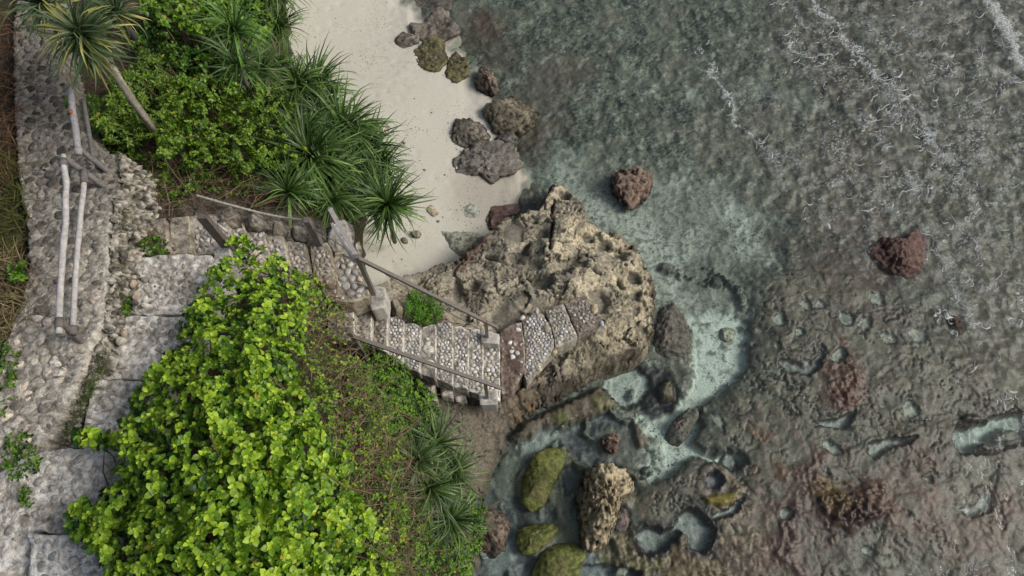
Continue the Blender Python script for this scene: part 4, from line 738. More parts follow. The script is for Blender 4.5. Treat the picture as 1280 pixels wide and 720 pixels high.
# ---- cobbled path on the left, above the stairs
zp = lambda px, py: 5.68+.0005*(py-250)
PPx = [(30, -60), (62, -60), (70, 30), (78, 90), (95, 150), (118, 190), (152, 194), (152, 225), (141, 262), (136, 310), (133, 350), (128, 395), (112, 440), (94, 478), (76, 520), (60, 552), (45, 566), (22, 572), (-10, 580), (-60, 570), (-60, 500), (-10, 470), (10, 420), (28, 380), (36, 330), (34, 270), (22, 220), (18, 120), (16, 40)]
def pxw(P, zf): return np.array([W(a, b, zf(a, b))[:2] for a, b in P])
Pp = pxw(PPx, zp)
def zpw(x, y):
    z = 5.7
    for _ in range(3): u, v = proj(x, y, z); z = zp(u, v)
    return z
path = empty('cobbled_path', W(80, 300, 5.6), 'cobbled stone path with lime mortar above the stairs on the left', 'path')
gx = np.arange(Pp[:, 0].min()-.1, Pp[:, 0].max()+.1, .03); gy = np.arange(Pp[:, 1].min()-.1, Pp[:, 1].max()+.1, .03)
X, Y = np.meshgrid(gx, gy); d = sdf(X, Y, Pp, 2)+.04*fbm(X*6, Y*6, 3, 131); z = zpw(X, Y)+.009+.038*fbm(X*5, Y*5, 4, 132)+.04*fbm(X*15, Y*15, 3, 133, .6); z = np.where(d < 0, z-.4*sst(0, -.05, d), z)
n_ = fbm(X*5, Y*5, 4, 134); n8 = fbm(X*16, Y*16, 3, 135); U, V = proj(X, Y, z); drk = sst(300, 120, V-.3*(U-60))  # drk: shade of the plants over the upper end, painted into the mortar colour
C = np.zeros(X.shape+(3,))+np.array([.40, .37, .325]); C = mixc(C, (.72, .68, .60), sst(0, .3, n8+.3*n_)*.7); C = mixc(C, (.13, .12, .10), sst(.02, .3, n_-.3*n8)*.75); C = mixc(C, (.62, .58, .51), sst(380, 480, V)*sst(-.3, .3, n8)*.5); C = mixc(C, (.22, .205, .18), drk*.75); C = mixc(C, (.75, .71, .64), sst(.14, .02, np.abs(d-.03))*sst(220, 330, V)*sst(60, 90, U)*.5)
f = gridfaces(len(gx), len(gy), d > -.06); v, f, c = compact(np.stack([X, Y, z], -1).reshape(-1, 3), f, C.reshape(-1, 3))
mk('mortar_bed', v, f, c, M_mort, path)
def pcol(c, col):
    u, v = proj(c[0], c[1], 5.7); k = float(sst(320, 120, np.array(v-.3*(u-60)))); return col*(1-.55*k)*(1+.7*float(sst(330, 450, np.array(v))))  # stones darken toward the upper end, plant shade put into their colour
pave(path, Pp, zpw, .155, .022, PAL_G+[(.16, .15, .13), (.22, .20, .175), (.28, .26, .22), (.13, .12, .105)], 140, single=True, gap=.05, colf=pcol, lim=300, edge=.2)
# ---- rubble retaining wall under the path edge
wall = empty('rubble_wall', W(150, 320, 5.0), 'ragged white and black rubble wall between the cobbled path and the stairs', 'wall')
EP = pxw([(150, 192), (152, 225), (141, 262), (136, 310), (133, 350), (128, 395), (112, 440), (94, 478), (76, 520), (62, 550)], zp)
seg = np.r_[0, np.cumsum(np.hypot(*np.diff(EP, axis=0).T))]; S = np.linspace(0, seg[-1], 170); ex = np.interp(S, seg, EP[:, 0]); ey = np.interp(S, seg, EP[:, 1])
T = np.linspace(0, 1, 24); SS, TT = np.meshgrid(S, T); hgt = .7
a_, b_, ci = worley(SS*13+1.2*fbm(SS*5, TT*5, 3, 150), TT*hgt*13, 151); nn = fbm(SS*6, TT*6, 4, 152); n9 = fbm(SS*20, TT*16, 3, 153)
out = .0+.17*TT+.14*nn+.09*(ci*.5+.5)*sst(.6, .3, a_)+.03*n9
X = np.interp(SS, S, ex)+out*.96; Y = np.interp(SS, S, ey)+out*.1-.02; z = 5.72-TT*hgt+.05*n9*(1-TT)+.06*nn
m = sst(-.2, .25, n9+.4*ci); C = np.zeros(X.shape+(3,))+np.array([.17, .16, .14]); C = mixc(C, (.70, .66, .58), m*.8); C = mixc(C, (.015, .015, .014), sst(.16, .03, b_-a_)*.95); C = mixc(C, (.02, .02, .018), sst(.1, .35, -nn)*.8); C = mixc(C, (.3, .3, .12), sst(.3, .6, nn)*.5)
mk('wall_face', np.stack([X, Y, z], -1).reshape(-1, 3), gridfaces(170, 24), C.reshape(-1, 3), M_rock, wall)
for k in range(26):
    s_ = rng.uniform(.02, .98)*seg[-1]; t_ = rng.uniform(0, .8); x0 = np.interp(s_, seg, EP[:, 0])+.07+.17*t_+rng.uniform(0, .08); y0 = np.interp(s_, seg, EP[:, 1]); z0 = 5.70-t_*hgt
    r_ = rng.uniform(.03, .075); q = np.array(oval(0, 0, r_, r_*rng.uniform(.5, .9), rng.random()*3, 9))*(1+rng.uniform(-.2, .2, (9, 1)))+[x0, y0]
    v, f = dome(np.array([x0, y0]), [tuple(p) for p in q], lambda a, b: z0, r_*.9, random.Random(k)); mk('stone', v, f, np.full((len(v), 3), random.choice([(.62, .58, .5), (.35, .33, .3), (.7, .66, .6), (.12, .11, .1), (.5, .42, .33)])), M_rock, wall)
# ---- kerb wall with white wash, concrete post blocks
tag(slab('kerb_wall', [(268, 310), (287, 308), (289, 325), (283, 362), (266, 360)], 5.1, .7, None, (.55, .54, .52), (.8, .79, .77), (.82, .81, .79), seed=160)[0], 'short whitewashed kerb wall under the dark plank post', 'wall')
for k, (P, zt, lb) in enumerate([([(462, 360), (470, 357), (481, 359), (483, 372), (481, 384), (465, 388), (460, 375)], 3.42, 'pale concrete block holding the post at the turn of the stairs'),
                                 ([(601, 415), (613, 414), (624, 418), (624, 430), (602, 428)], 1.95, 'concrete block at the foot of the upper lower-flight handrail'), ([(598, 492), (611, 488), (622, 489), (622, 506), (600, 506)], 1.92, 'whitish concrete block under the front handrail post')]):
    tag(slab('concrete_block', P, zt, .45, None, (.38, .37, .34), (.52, .51, .47), (.6, .59, .55), seed=170+k, rough=.006, mat=M_conc)[0], lb, 'concrete block')
# ---- rough stones along the hill side of the upper flight
for k, (P, zg, h, c1, c2, lb) in enumerate([([(408, 284), (416, 276), (432, 274), (440, 282), (441, 300), (436, 312), (418, 314), (408, 304)], 3.5, .42, (.30, .29, .26), (.46, .44, .40), 'large smooth grey stone beside the steep metal rail'),
        ([(440, 296), (448, 300), (452, 312), (450, 322), (443, 316)], 3.3, .3, (.30, .28, .24), (.5, .46, .38), 'small rough stone right of the steep metal rail'),
        ([(303, 270), (316, 264), (330, 268), (334, 282), (320, 286), (306, 284)], 4.4, .4, (.26, .24, .21), (.42, .39, .34), 'grey stone under the rope left of the rubble row'),
        ([(336, 278), (350, 276), (358, 286), (352, 296), (340, 294)], 4.15, .35, (.24, .22, .19), (.38, .35, .30), 'brown grey stone in the middle of the rubble row under the rope'),
        ([(360, 284), (374, 280), (384, 288), (382, 300), (366, 300)], 3.95, .35, (.26, .25, .22), (.40, .38, .33), 'grey stone at the foot of the dark rope post'),
        ([(270, 262), (284, 258), (298, 264), (296, 278), (280, 280)], 4.65, .35, (.24, .21, .18), (.36, .33, .28), 'brownish stone behind the dark plank post'),
        ([(165, 258), (175, 250), (184, 258), (182, 272), (170, 274)], 4.9, .4, (.40, .38, .34), (.62, .6, .55), 'whitish lump of stone in the gap below the path'),
        ([(484, 374), (496, 372), (505, 384), (503, 396), (490, 396), (484, 386)], 2.2, .5, (.22, .19, .15), (.34, .30, .24), 'brown stone right of the concrete block at the turn of the stairs')]):
    rock('rubble_stone', P, zg, h, c1, c2, lb, 'stone', seed=180+k, N=48, rough=.1)

# ================================================================ RAILS
def vfit(base, top, zb):
    x, y, _ = W(*base, zb); best = min(np.linspace(.1, 2.5, 241), key=lambda h: np.hypot(*(np.array(proj(x, y, zb+h))-top))); return np.array([x, y, zb]), best
def bar(name, pts, r, parent, col, mat=M_metal, sq=True, n=4, flat=None):
    v, f = tube(pts, r, n, sq=sq, flat=flat); return mk(name, v, f, np.broadcast_to(np.array(col), (len(v), 3)), mat, parent, smooth=not sq)
STL, WD = (.20, .185, .175), (.25, .225, .21)
def A3(px, py, z): return np.array(W(px, py, z))
r1 = empty('metal_handrail', A3(468, 368, 3.42), 'square metal handrail on the sea side, from the steep bar down to the outcrop', 'handrail')
p1, h1 = vfit((468, 368), (447, 322), 3.40); p2, h2 = vfit((609, 421), (609, 402), 1.93)
t1 = p1+[0, 0, h1]; t2 = p2+[0, 0, h2]
bar('post', [p1-[0, 0, .1], t1+[0, 0, .05]], .032, r1, STL); bar('post', [p2-[0, 0, .1], t2+[0, 0, .03]], .028, r1, (.22, .17, .155))
e1 = t2+(t2-t1)/np.linalg.norm((t2-t1))*.28; bar('rail', [t1, t1*.5+t2*.5, e1], .026, r1, (.17, .155, .148))
s0 = A3(413, 262, 4.75); bar('rail', [s0, t1-[0, 0, .0]], .034, r1, (.42, .40, .40)); s1 = A3(418, 276, 4.55); bar('rail', [s1-[0.03, .05, 0], t1-[.06, .03, .12]], .022, r1, (.60, .58, .59))
bar('post', [A3(438, 340, 3.65), A3(414, 263, 4.85)][:0] or [s0+[0, 0, .02], s0+[-.02, -.01, -.35]], .034, r1, STL)
cb = [A3(384, 281, 4.55), A3(420, 303, 4.2), A3(470, 335, 3.3), A3(505, 358, 2.6), A3(560, 390, 2.0), A3(602, 413, 1.98)]
tag(bar('steel_cable', cb, .008, None, (.10, .095, .09), n=5, sq=False), 'thin dark cable running under the sea side handrail', 'cable')
r2 = empty('metal_handrail', A3(455, 443, 2.9), 'square metal handrail on the bush side of the lower pebble stairs', 'handrail')
q1, g1 = vfit((455, 443), (441, 411), 2.85); q2, g2 = vfit((609, 497), (609, 478), 1.92)
u1 = q1+[0, 0, g1]; u2 = q2+[0, 0, g2]; v1 = q1+[0, 0, g1*.78]
bar('post', [q1-[0, 0, .3], u1], .032, r2, STL); bar('post', [q2-[0, 0, .1], u2+[0, 0, .02]], .028, r2, (.20, .18, .17)); bar('rail', [v1, v1*.5+u2*.5+[0, 0, -.01], u2+(u2-v1)/np.linalg.norm(u2-v1)*.28], .028, r2, (.12, .108, .10))
# rope fence posts on the hill side
pp, hp = vfit((400, 305), (382, 275), 3.95); o = bar('rope_post', [pp-[0, 0, .2], pp+[0, 0, hp]], .045, None, (.17, .155, .15), M_wood); tag(o, 'short dark square post holding the lower end of the rope', 'post')
pq, hq = vfit((283, 307), (253, 270), 5.1); ps = [pq-[0, 0, .2], pq+[0, 0, hq]]
o = mk('plank_post', *tube(ps, .065, 4, sq=True, flat=.55), None, M_wood, None, False); a = o.data.color_attributes.new('Col', 'FLOAT_COLOR', 'POINT'); a.data.foreach_set('color', np.tile([.15, .125, .115, 1], len(o.data.vertices)).astype(np.float32)); tag(o, 'thick dark plank post standing on the whitewashed kerb wall', 'post')
rp = [A3(245, 244, 5.3), A3(280, 254, 5.1), A3(325, 266, 4.75), A3(355, 272, 4.6), pp+[0, 0, hp-.03]]
t_ = np.linspace(0, 1, 60); RP = np.stack([np.interp(t_*4, range(5), np.array(rp)[:, k]) for k in range(3)], -1)
tag(bar('rope', RP, .019*(1+.25*np.sin(np.arange(60)*2.6)), None, (.34, .32, .30), M_wood, False, 6), 'thick grey twisted rope strung above the narrow upper steps', 'rope')
tag(bar('pipe', [A3(272, 280, 5.0), A3(284, 290, 4.95)], .022, None, (.55, .5, .46), M_wood, False, 8), 'short pale pipe stub behind the dark plank post', 'pipe')
tag(bar('fallen_branch', [A3(272, 277, 4.9), A3(286, 274, 4.95), A3(298, 268, 4.9)], [.022, .018, .01], None, (.25, .21, .18), M_wood, False, 6), 'short bare branch lying behind the plank post', 'branch')
# wooden pole railing on the path
r3 = empty('wooden_railing', A3(107, 433, 5.7), 'weathered grey pole railing with two rails along the cobbled path edge', 'railing')
def pole(name, pts, r, parent, col, k=0):
    pts = np.array(pts, float); n = 28; t = np.linspace(0, len(pts)-1, n); P = np.stack([np.interp(t, range(len(pts)), pts[:, i]) for i in range(3)], -1)
    for _ in range(3): P[1:-1] = (P[:-2]+2*P[1:-1]+P[2:])/4
    v, f = tube(P, r*(1+.14*n2(np.arange(n)*.45, np.zeros(n)+k, 3)), 9); cc = np.array(col)*(1+.15*n2(v[:, 0]*20, v[:, 1]*20+v[:, 2]*20, 4))[:, None]
    return mk(name, v, f, cc, M_wood, parent)
GY, DG = (.50, .49, .49), (.17, .155, .15)
zb = 5.7
B1 = A3(107, 432, zb); T1 = A3(74, 400, 6.25); B2 = A3(130, 232, zb); T2 = A3(80, 197, 6.25); M1 = B1+(T1-B1)*.5; M2 = B2+(T2-B2)*.52
pole('post', [B1-[0, 0, .05], B1+(T1-B1)*1.03], .038, r3, (.20, .18, .165), 1); pole('post', [B2-[0, 0, .05], B2+(T2-B2)*1.03], .040, r3, (.20, .19, .185), 2)
pole('rail', [A3(79, 194, 6.3), A3(80, 215, 6.3), A3(84, 230, 6.3), A3(81, 250, 6.3), A3(83, 278, 6.3), A3(79, 300, 6.3), A3(77, 340, 6.3), A3(74, 380, 6.3), A3(74, 417, 6.3)], .037, r3, GY, 3)
pole('rail', [A3(105, 212, 6.02), A3(105, 235, 6.02), A3(101, 262, 6.02), A3(99, 290, 6.02), A3(96, 320, 6.02), A3(93, 365, 6.02), A3(91, 415, 6.02)], .034, r3, GY, 4)
for a, b, k in [(A3(79, 199, 6.31), A3(79, 207, 6.31), 1), (A3(74, 398, 6.31), A3(74, 410, 6.31), 2), (A3(105, 213, 6.04), A3(105, 228, 6.04), 3), (A3(91, 408, 6.04), A3(91, 418, 6.04), 4)]:
    v, f = tube([a, b], .047, 9); mk('band', v, f, np.broadcast_to(DG, (len(v), 3)), M_wood, r3)
r4 = empty('wooden_railing', A3(133, 213, 5.7), 'second pole railing at the upper path partly hidden by the screw pine', 'railing')
B4 = A3(134, 213, 5.7); T4 = A3(96, 184, 6.2); pole('post', [B4-[0, 0, .05], B4+(T4-B4)*1.05], .037, r4, (.20, .19, .185), 5)
pole('rail', [A3(88, 110, 6.3), A3(90, 135, 6.3), A3(94, 160, 6.3), A3(98, 193, 6.25)], .043, r4, (.32, .32, .34), 6); pole('rail', [A3(104, 125, 5.95), A3(110, 160, 5.95), A3(116, 196, 5.9)], .03, r4, (.15, .15, .145), 7)
v, f = tube([A3(97.5, 186, 6.27), A3(98, 190, 6.26)], .05, 9); mk('band', v, f, np.broadcast_to((.4, .39, .38), (len(v), 3)), M_wood, r4)

# ================================================================ PLANTS
def leafmesh(L, wd, fold=.18, curl=.15, shape='round', n=4):
    """one leaf along +X; returns verts, faces"""
    V = []; 
    for i in range(n+1):
        t = i/n
        if shape == 'round': w_ = wd*(.10+1.0*math.sin(math.pi*min(1, t*.92+.06)**1.35)**.8) if t < 1 else wd*.22
        elif shape == 'strap': w_ = wd*(min(1, .55+t*2)*(1-t**2.2)+.02)
        else: w_ = wd*(math.sin(math.pi*(t*.9+.05))**.8)
        x = L*t; zc = L*(curl*math.sin(t*1.6)*1.0-curl*t*t*1.4)
        V += [(x, w_/2, zc+fold*w_), (x, 0, zc), (x, -w_/2, zc+fold*w_)]
    Fc = []
    for i in range(n): a = i*3; Fc += [(a, a+1, a+4, a+3), (a+1, a+2, a+5, a+4)]
    return np.array(V), Fc
def strap(L, wd, droop, n=6, fold=.35, side=0):
    V = []; x = z = 0.; ang = 0.
    for i in range(n+1):
        t = i/n; w_ = wd*(min(1, .6+t*2.5)*(1-t**2.6)**1+.03)
        sy = side*L*t*t; V += [(x, sy+w_/2, z+fold*w_*.6), (x, sy, z), (x, sy-w_/2, z+fold*w_*.6)]
        ang -= droop/n*(.3+1.4*t); x += L/n*math.cos(ang); z += L/n*math.sin(ang)
    Fc = []
    for i in range(n): a = i*3; Fc += [(a, a+1, a+4, a+3), (a+1, a+2, a+5, a+4)]
    return np.array(V), Fc
def basis(d, up, roll=0):
    """rotation whose X axis is d and whose Z axis leans to up"""
    d = np.array(d, float); d /= np.linalg.norm(d)+1e-9; y = np.cross(up, d); nl = np.linalg.norm(y)
    y = np.array([0, 1., 0]) if nl < 1e-5 else y/nl; z = np.cross(d, y)
    if roll: c, s = math.cos(roll), math.sin(roll); y, z = y*c+z*s, z*c-y*s
    return np.stack([d, y, z], 1)
def scatter(tv, tf, Ms, Ts, cols):
    """many copies of a template as arrays: Ms (N,3,3) incl. scale, Ts (N,3)"""
    Ms = np.array(Ms); Ts = np.array(Ts); N = len(Ts); n = len(tv)
    V = np.einsum('nij,vj->nvi', Ms, tv)+Ts[:, None]; f = np.array(tf); Fc = (f[None]+np.arange(N)[:, None, None]*n).reshape(-1, f.shape[1])
    C = np.repeat(np.array(cols)[:, None], n, 1); shade = np.ones(n); return V.reshape(-1, 3), Fc, C.reshape(-1, 3)
def inst(name, me, M, T, s, parent):
    o = bpy.data.objects.new(name, me); COL.objects.link(o); o.parent = parent
    m = Matrix([list(r) for r in (M*s)]).to_4x4(); m.translation = Vector(T-loc_of(parent)); o.matrix_local = m; return o
def inpoly(P, n, r, zf, warp=0):
    P = np.asarray(P, float); lo, hi = P.min(0), P.max(0); out = []
    while len(out) < n:
        q = r.uniform(lo, hi, (n*2, 2)); d = _sdf(q[:, 0], q[:, 1], P)+warp*fbm(q[:, 0]/22, q[:, 1]/22, 3, 301); q = q[d > 0]; out += list(q[:n-len(out)])
    return np.array(out)
PROTO = {}
def proto(key, tv, tf, mat, c0, c1):
    if key not in PROTO:
        t = np.clip(tv[:, 0]/tv[:, 0].max(), 0, 1)[:, None]; PROTO[key] = newmesh('leaf', tv, tf, np.asarray(c0)*(1-t)+np.asarray(c1)*t, mat)
    return PROTO[key]
def shrub(name, P, zf, n, size, label, cat='shrub', cols=((.05, .12, .012), (.12, .24, .02), (.24, .38, .035)), kind='round', per=(5, 7), depth=.45, parts=300, seed=0, clump=.25, spread=1., thr=-.2, lw=.62, twig=40, warp=14, scl=22., group=None, updir=(0.05, -.05, 1), yellow=.01):
    """leaf rosettes spread through the depth of a crown whose top surface is zf(px, py)"""
    r = np.random.default_rng(seed+500); q = inpoly(P, n, r, zf, warp); u, v = q[:, 0], q[:, 1]
    dn = fbm(u/scl, v/scl, 3, seed+40); keep = dn > thr-r.random(n)*.5; u, v, dn = u[keep], v[keep], dn[keep]; m = len(u)
    dp = r.random(m)**1.6*depth; zz = zf(u, v)+clump*dn-dp+.05*r.normal(size=m)
    pos = np.array([W(a, b, c) for a, b, c in zip(u, v, zz)]); e = 6.
    root = empty(name, (pos[:, 0].mean(), pos[:, 1].mean(), float(np.percentile(zz, 3))-.3), label, cat, group)
    tv, tf = leafmesh(1, lw, shape=kind); Ms, Ts, Cs, Fr = [], [], [], []
    cols = np.array(cols); up = np.array(updir)
    gu = (zf(u+e, v)-zf(u-e, v)+clump*(fbm((u+e)/scl, v/scl, 3, seed+40)-fbm((u-e)/scl, v/scl, 3, seed+40)))*1.; gv = (zf(u, v+e)-zf(u, v-e)+clump*(fbm(u/scl, (v+e)/scl, 3, seed+40)-fbm(u/scl, (v-e)/scl, 3, seed+40)))
    for i in range(m):
        nrm = np.array([-gu[i]*3.2, gv[i]*3.2, 1.])+r.normal(size=3)*.28+np.array([.0, -.1, 0]); nrm /= np.linalg.norm(nrm)
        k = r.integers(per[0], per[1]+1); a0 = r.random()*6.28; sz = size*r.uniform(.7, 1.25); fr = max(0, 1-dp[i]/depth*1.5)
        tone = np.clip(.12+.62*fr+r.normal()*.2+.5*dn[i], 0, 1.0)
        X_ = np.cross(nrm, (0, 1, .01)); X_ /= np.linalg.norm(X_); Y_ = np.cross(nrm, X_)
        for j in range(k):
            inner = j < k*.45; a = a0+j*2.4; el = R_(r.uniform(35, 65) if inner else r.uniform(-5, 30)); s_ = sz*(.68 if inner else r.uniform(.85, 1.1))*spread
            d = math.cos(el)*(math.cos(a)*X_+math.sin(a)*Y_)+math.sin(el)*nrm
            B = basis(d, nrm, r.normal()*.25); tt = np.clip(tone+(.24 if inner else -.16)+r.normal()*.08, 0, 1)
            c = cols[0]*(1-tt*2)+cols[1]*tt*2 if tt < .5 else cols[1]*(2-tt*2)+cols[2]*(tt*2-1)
            if r.random() < yellow: c = np.array([.42, .32, .04])
            Ms.append(B*s_); Ts.append(pos[i]+d*sz*.05); Cs.append(c*r.uniform(.85, 1.15)); Fr.append(dp[i]+r.random()*.03)
    Ms, Ts, Cs, Fr = np.array(Ms), np.array(Ts), np.array(Cs), np.array(Fr)
    order = np.argsort(Fr)
    top = order[:parts*3:3][:parts] if len(order) > parts*3 else order[:min(parts, len(order)//2)]
    rest = np.ones(len(Ts), bool); rest[top] = False
    prs = [proto((kind, lw, tuple(cols.ravel()), k), *leafmesh(1, lw, shape=kind), M_leafi, cols[1]*(1-k/3)+cols[2]*k/3, (cols[1]*(1-k/3)+cols[2]*k/3)*1.1) for k in range(4)]
    lum = Cs.sum(1); ref = [cols[1].sum()*(1-k/3)+cols[2].sum()*k/3 for k in range(4)]
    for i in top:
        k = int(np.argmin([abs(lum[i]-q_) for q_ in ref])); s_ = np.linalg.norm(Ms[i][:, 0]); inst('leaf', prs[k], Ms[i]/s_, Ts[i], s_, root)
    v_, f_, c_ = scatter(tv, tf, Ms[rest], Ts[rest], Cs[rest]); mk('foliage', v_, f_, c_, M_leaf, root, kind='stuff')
    if twig:
        mb = MB()
        for i in r.choice(m, min(twig, m), replace=False):
            p = pos[i]; b = p+[r.normal()*.25, r.normal()*.25, -.45-r.random()*.3]; mid = (p+b)/2+r.normal(size=3)*.06
            v2, f2 = tube([b, mid, p], [.012, .009, .005], 4); mb.add(v2, f2, (.16, .11, .07))
        mb.build('twigs', M_twig, root, 'stuff')
    return root
def crown(px, py, z, L, label, n=60, wd=.055, droop=(.7, 2.0), cat='screw pine', name='screw_pine', seed=0, lean=(0, -.25), cols=((.02, .055, .018), (.06, .13, .03)), el=(75, -15), trunk=None, group=None, minel=0, tip=None, base=None):
    r = np.random.default_rng(seed+900); c = A3(px, py, z); bz = c-[0, 0, .0]
    base = c-np.array([0, 0, .5]) if base is None else base
    root = empty(name, base, label, cat, group); ax = np.array([lean[0], lean[1], 1.]); ax /= np.linalg.norm(ax)
    X_ = np.cross(ax, (0, 1, 0)); X_ /= np.linalg.norm(X_); Y_ = np.cross(ax, X_)
    pr = []
    for k in range(6):
        key = ('strap', wd, k, cols)
        if key not in PROTO:
            dr = droop[0]+(droop[1]-droop[0])*k/5; tv, tf = strap(1, wd, dr, side=(-.28, .22, -.08, .34, -.4, .12)[k]); t = np.clip(tv[:, 0]/tv[:, 0].max(), 0, 1); q = k/5
            b = np.array(cols[0])*(1-q)+np.array(cols[1])*q; cc = b[None]*(.75+.5*t[:, None]); mid = np.arange(len(tv)) % 3 == 1; cc[mid] *= .75
            if tip is not None: m = sst(.35, 1, t)[:, None]*(k % 3 == 2); cc = cc*(1-m)+np.array(tip)*m
            PROTO[key] = newmesh('strap_leaf', tv, tf, cc, M_blade)
        pr.append(PROTO[key])
    for i in range(n):
        f = (i+.5)/n; e = R_(el[0]+(el[1]-el[0])*f**.9+r.normal()*9); a = i*2.39996+r.normal()*.6+.5*math.sin(i*2.39996+seed)
        d = math.cos(e)*(math.cos(a)*X_+math.sin(a)*Y_)+math.sin(e)*ax; B = basis(d, ax, r.normal()*.3); l_ = L*(.55+.55*math.sin(math.pi*min(.95, .25+.6*f)))*r.uniform(.65, 1.2)
        inst('leaf', pr[r.integers(6)], B, c+ax*(1-f)*.08+d*.03, l_, root)
    if trunk:
        v, f = tube(trunk[0], trunk[1], 8); cc = np.array(trunk[2])*(1+.35*np.sin(v[:, 0]*60+v[:, 1]*40))[:, None]; mk('trunk', v, f, cc, M_wood, root)
    else:
        v, f = tube([base+([-.1, .1, -1.0] if z < 6 else [0, 0, .1]), c], [.05, .04], 6); mk('trunk', v, f, np.full((len(v), 3), .12), M_wood, root)
    return root
BR = ((.022, .065, .009), (.135, .285, .020), (.44, .61, .055))
bushz = tps([(90, 655, 6.45), (110, 560, 6.1), (130, 700, 6.7), (160, 500, 6.2), (220, 420, 6.0), (240, 360, 5.8), (285, 300, 5.35), (340, 310, 5.1), (395, 350, 4.8), (300, 400, 6.4), (250, 500, 6.9), (320, 500, 6.9), (200, 600, 7.1), (300, 620, 7.3), (380, 600, 6.9), (440, 600, 6.2), (400, 450, 5.8), (430, 400, 4.2),
             (480, 500, 4.7), (500, 640, 5.4), (300, 740, 7.4), (420, 720, 6.6), (500, 740, 5.4), (150, 760, 7.0), (350, 360, 5.5)])
BP = [(104, 660), (120, 628), (148, 600), (150, 570), (140, 545), (158, 525), (165, 490), (200, 460), (225, 440), (222, 410), (236, 385), (255, 360), (262, 338), (290, 318), (285, 298), (305, 300), (325, 312), (345, 318), (360, 330), (398, 350), (402, 372), (385, 395), (375, 430), (372, 470), (388, 500), (400, 540), (425, 560), (440, 600), (450, 640), (480, 660), (490, 700), (480, 760), (120, 770), (140, 720), (120, 690)]
shrub('broadleaf_shrub', BP, bushz, 3500, .074, 'big bright lime green broad leaved bush filling the lower left foreground', seed=1, depth=.75, clump=.5, thr=-.3, cols=BR, yellow=.006, twig=160, scl=34., warp=10, per=(6, 9))
for k, (P, lb) in enumerate([([(86, 545), (105, 538), (135, 545), (150, 550), (140, 560), (105, 558)], 'short leafy bush tip reaching left over the whitewashed steps'), ([(86, 650), (95, 630), (110, 632), (120, 645), (125, 670), (105, 680), (88, 665)], 'small leafy branch hanging left over the lowest landing'),
                             ([(205, 448), (225, 440), (235, 460), (200, 475), (185, 468)], 'light green leaf spray poking over the middle landing')]):
    shrub('shrub_branch', P, (lambda a, b, k=k: (6.25, 6.4, 6.2)[k]+0*a), 26, .105, lb, 'branch', seed=10+k, depth=.12, clump=.1, thr=-1, cols=BR, twig=6, warp=0, parts=60)
shrub('dry_shrub', [(345, 345), (400, 352), (440, 400), (440, 440), (470, 500), (500, 560), (510, 640), (500, 730), (440, 730), (430, 640), (400, 560), (380, 480), (360, 400)], (lambda a, b: bushz(a, b)-.25), 1500, .060, 'sparse bush of brown dry twigs with scattered small yellow green leaves', seed=3, depth=.3, clump=.3, thr=-.1, cols=((.03, .09, .010), (.10, .22, .016), (.28, .42, .035)), twig=0, per=(2, 4), yellow=.06, spread=.8, parts=200)
# tangled brown twigs of the dry bush
def tangle(P, zf, n, L, rad, col, seed, label, cat='twigs', name='dry_twigs', up=.25, drop=.2):
    r = np.random.default_rng(seed); q = inpoly(P, n, r, None); mb = MB()
    for u, v in q:
        z0 = float(zf(np.array(u), np.array(v)))-r.random()*drop; p = A3(u, v, z0); a = r.random()*6.28; d = np.array([math.cos(a), math.sin(a), r.uniform(-.3, up)]); pts = [p]
        l_ = L*r.uniform(.5, 1.4)
        for k in range(3): d = d+r.normal(size=3)*.35; d /= np.linalg.norm(d); pts.append(pts[-1]+d*l_/3)
        v2, f2 = tube(pts, rad*np.array([1, .85, .65, .4])*r.uniform(.6, 1.4), 3, cap=False); mb.add(v2, f2, np.array(col)*r.uniform(.5, 1.5))
    o = mb.build(name, M_twig, None, 'stuff'); return tag(o, label, cat)
tangle([(350, 340), (400, 350), (430, 395), (440, 440), (475, 500), (515, 560), (520, 640), (505, 740), (440, 740), (425, 640), (395, 560), (375, 480), (345, 400)], lambda a, b: bushz(a, b)-.38, 1500, .45, .0055, (.22, .165, .11), 5, 'dense tangle of brown dry twigs between the bright bush and the grassy plants', drop=.5)
tangle([(170, 235), (260, 215), (330, 240), (400, 270), (330, 262), (250, 262), (180, 290), (150, 240)], lambda a, b: zhill(a, b)+.3, 260, .6, .007, (.17, .12, .085), 6, 'thin brown roots and vines hanging above the narrow upper steps', drop=.3)
GR = ((.018, .055, .006), (.075, .18, .014), (.19, .35, .03)); gz = tps([(440, 420, 3.3), (480, 440, 3.2), (520, 470, 2.6), (545, 520, 2.2), (520, 580, 2.6), (470, 500, 4.0), (560, 640, 1.9), (600, 700, 1.0), (520, 720, 2.6), (480, 720, 4.2), (600, 650, 1.1)])
shrub('leafy_shrub', [(440, 470), (452, 455), (470, 440), (490, 446), (505, 456), (530, 480), (548, 500), (545, 540), (525, 560), (500, 600), (480, 590), (462, 540), (445, 500)], gz, 1700, .05, 'dense dark green small leaved shrub below the bush side handrail', seed=4, depth=.45, clump=.25, thr=-.35, cols=GR, per=(4, 6), scl=14., warp=6)
shrub('leafy_shrub', [(490, 690), (530, 680), (565, 660), (580, 630), (575, 610), (598, 620), (608, 640), (604, 680), (590, 710), (590, 760), (480, 760)], gz, 1000, .055, 'mid green small leaved shrub at the bottom edge beside the cliff foot', seed=5, depth=.4, clump=.25, thr=-.3, cols=GR, per=(4, 6), scl=14., warp=6)
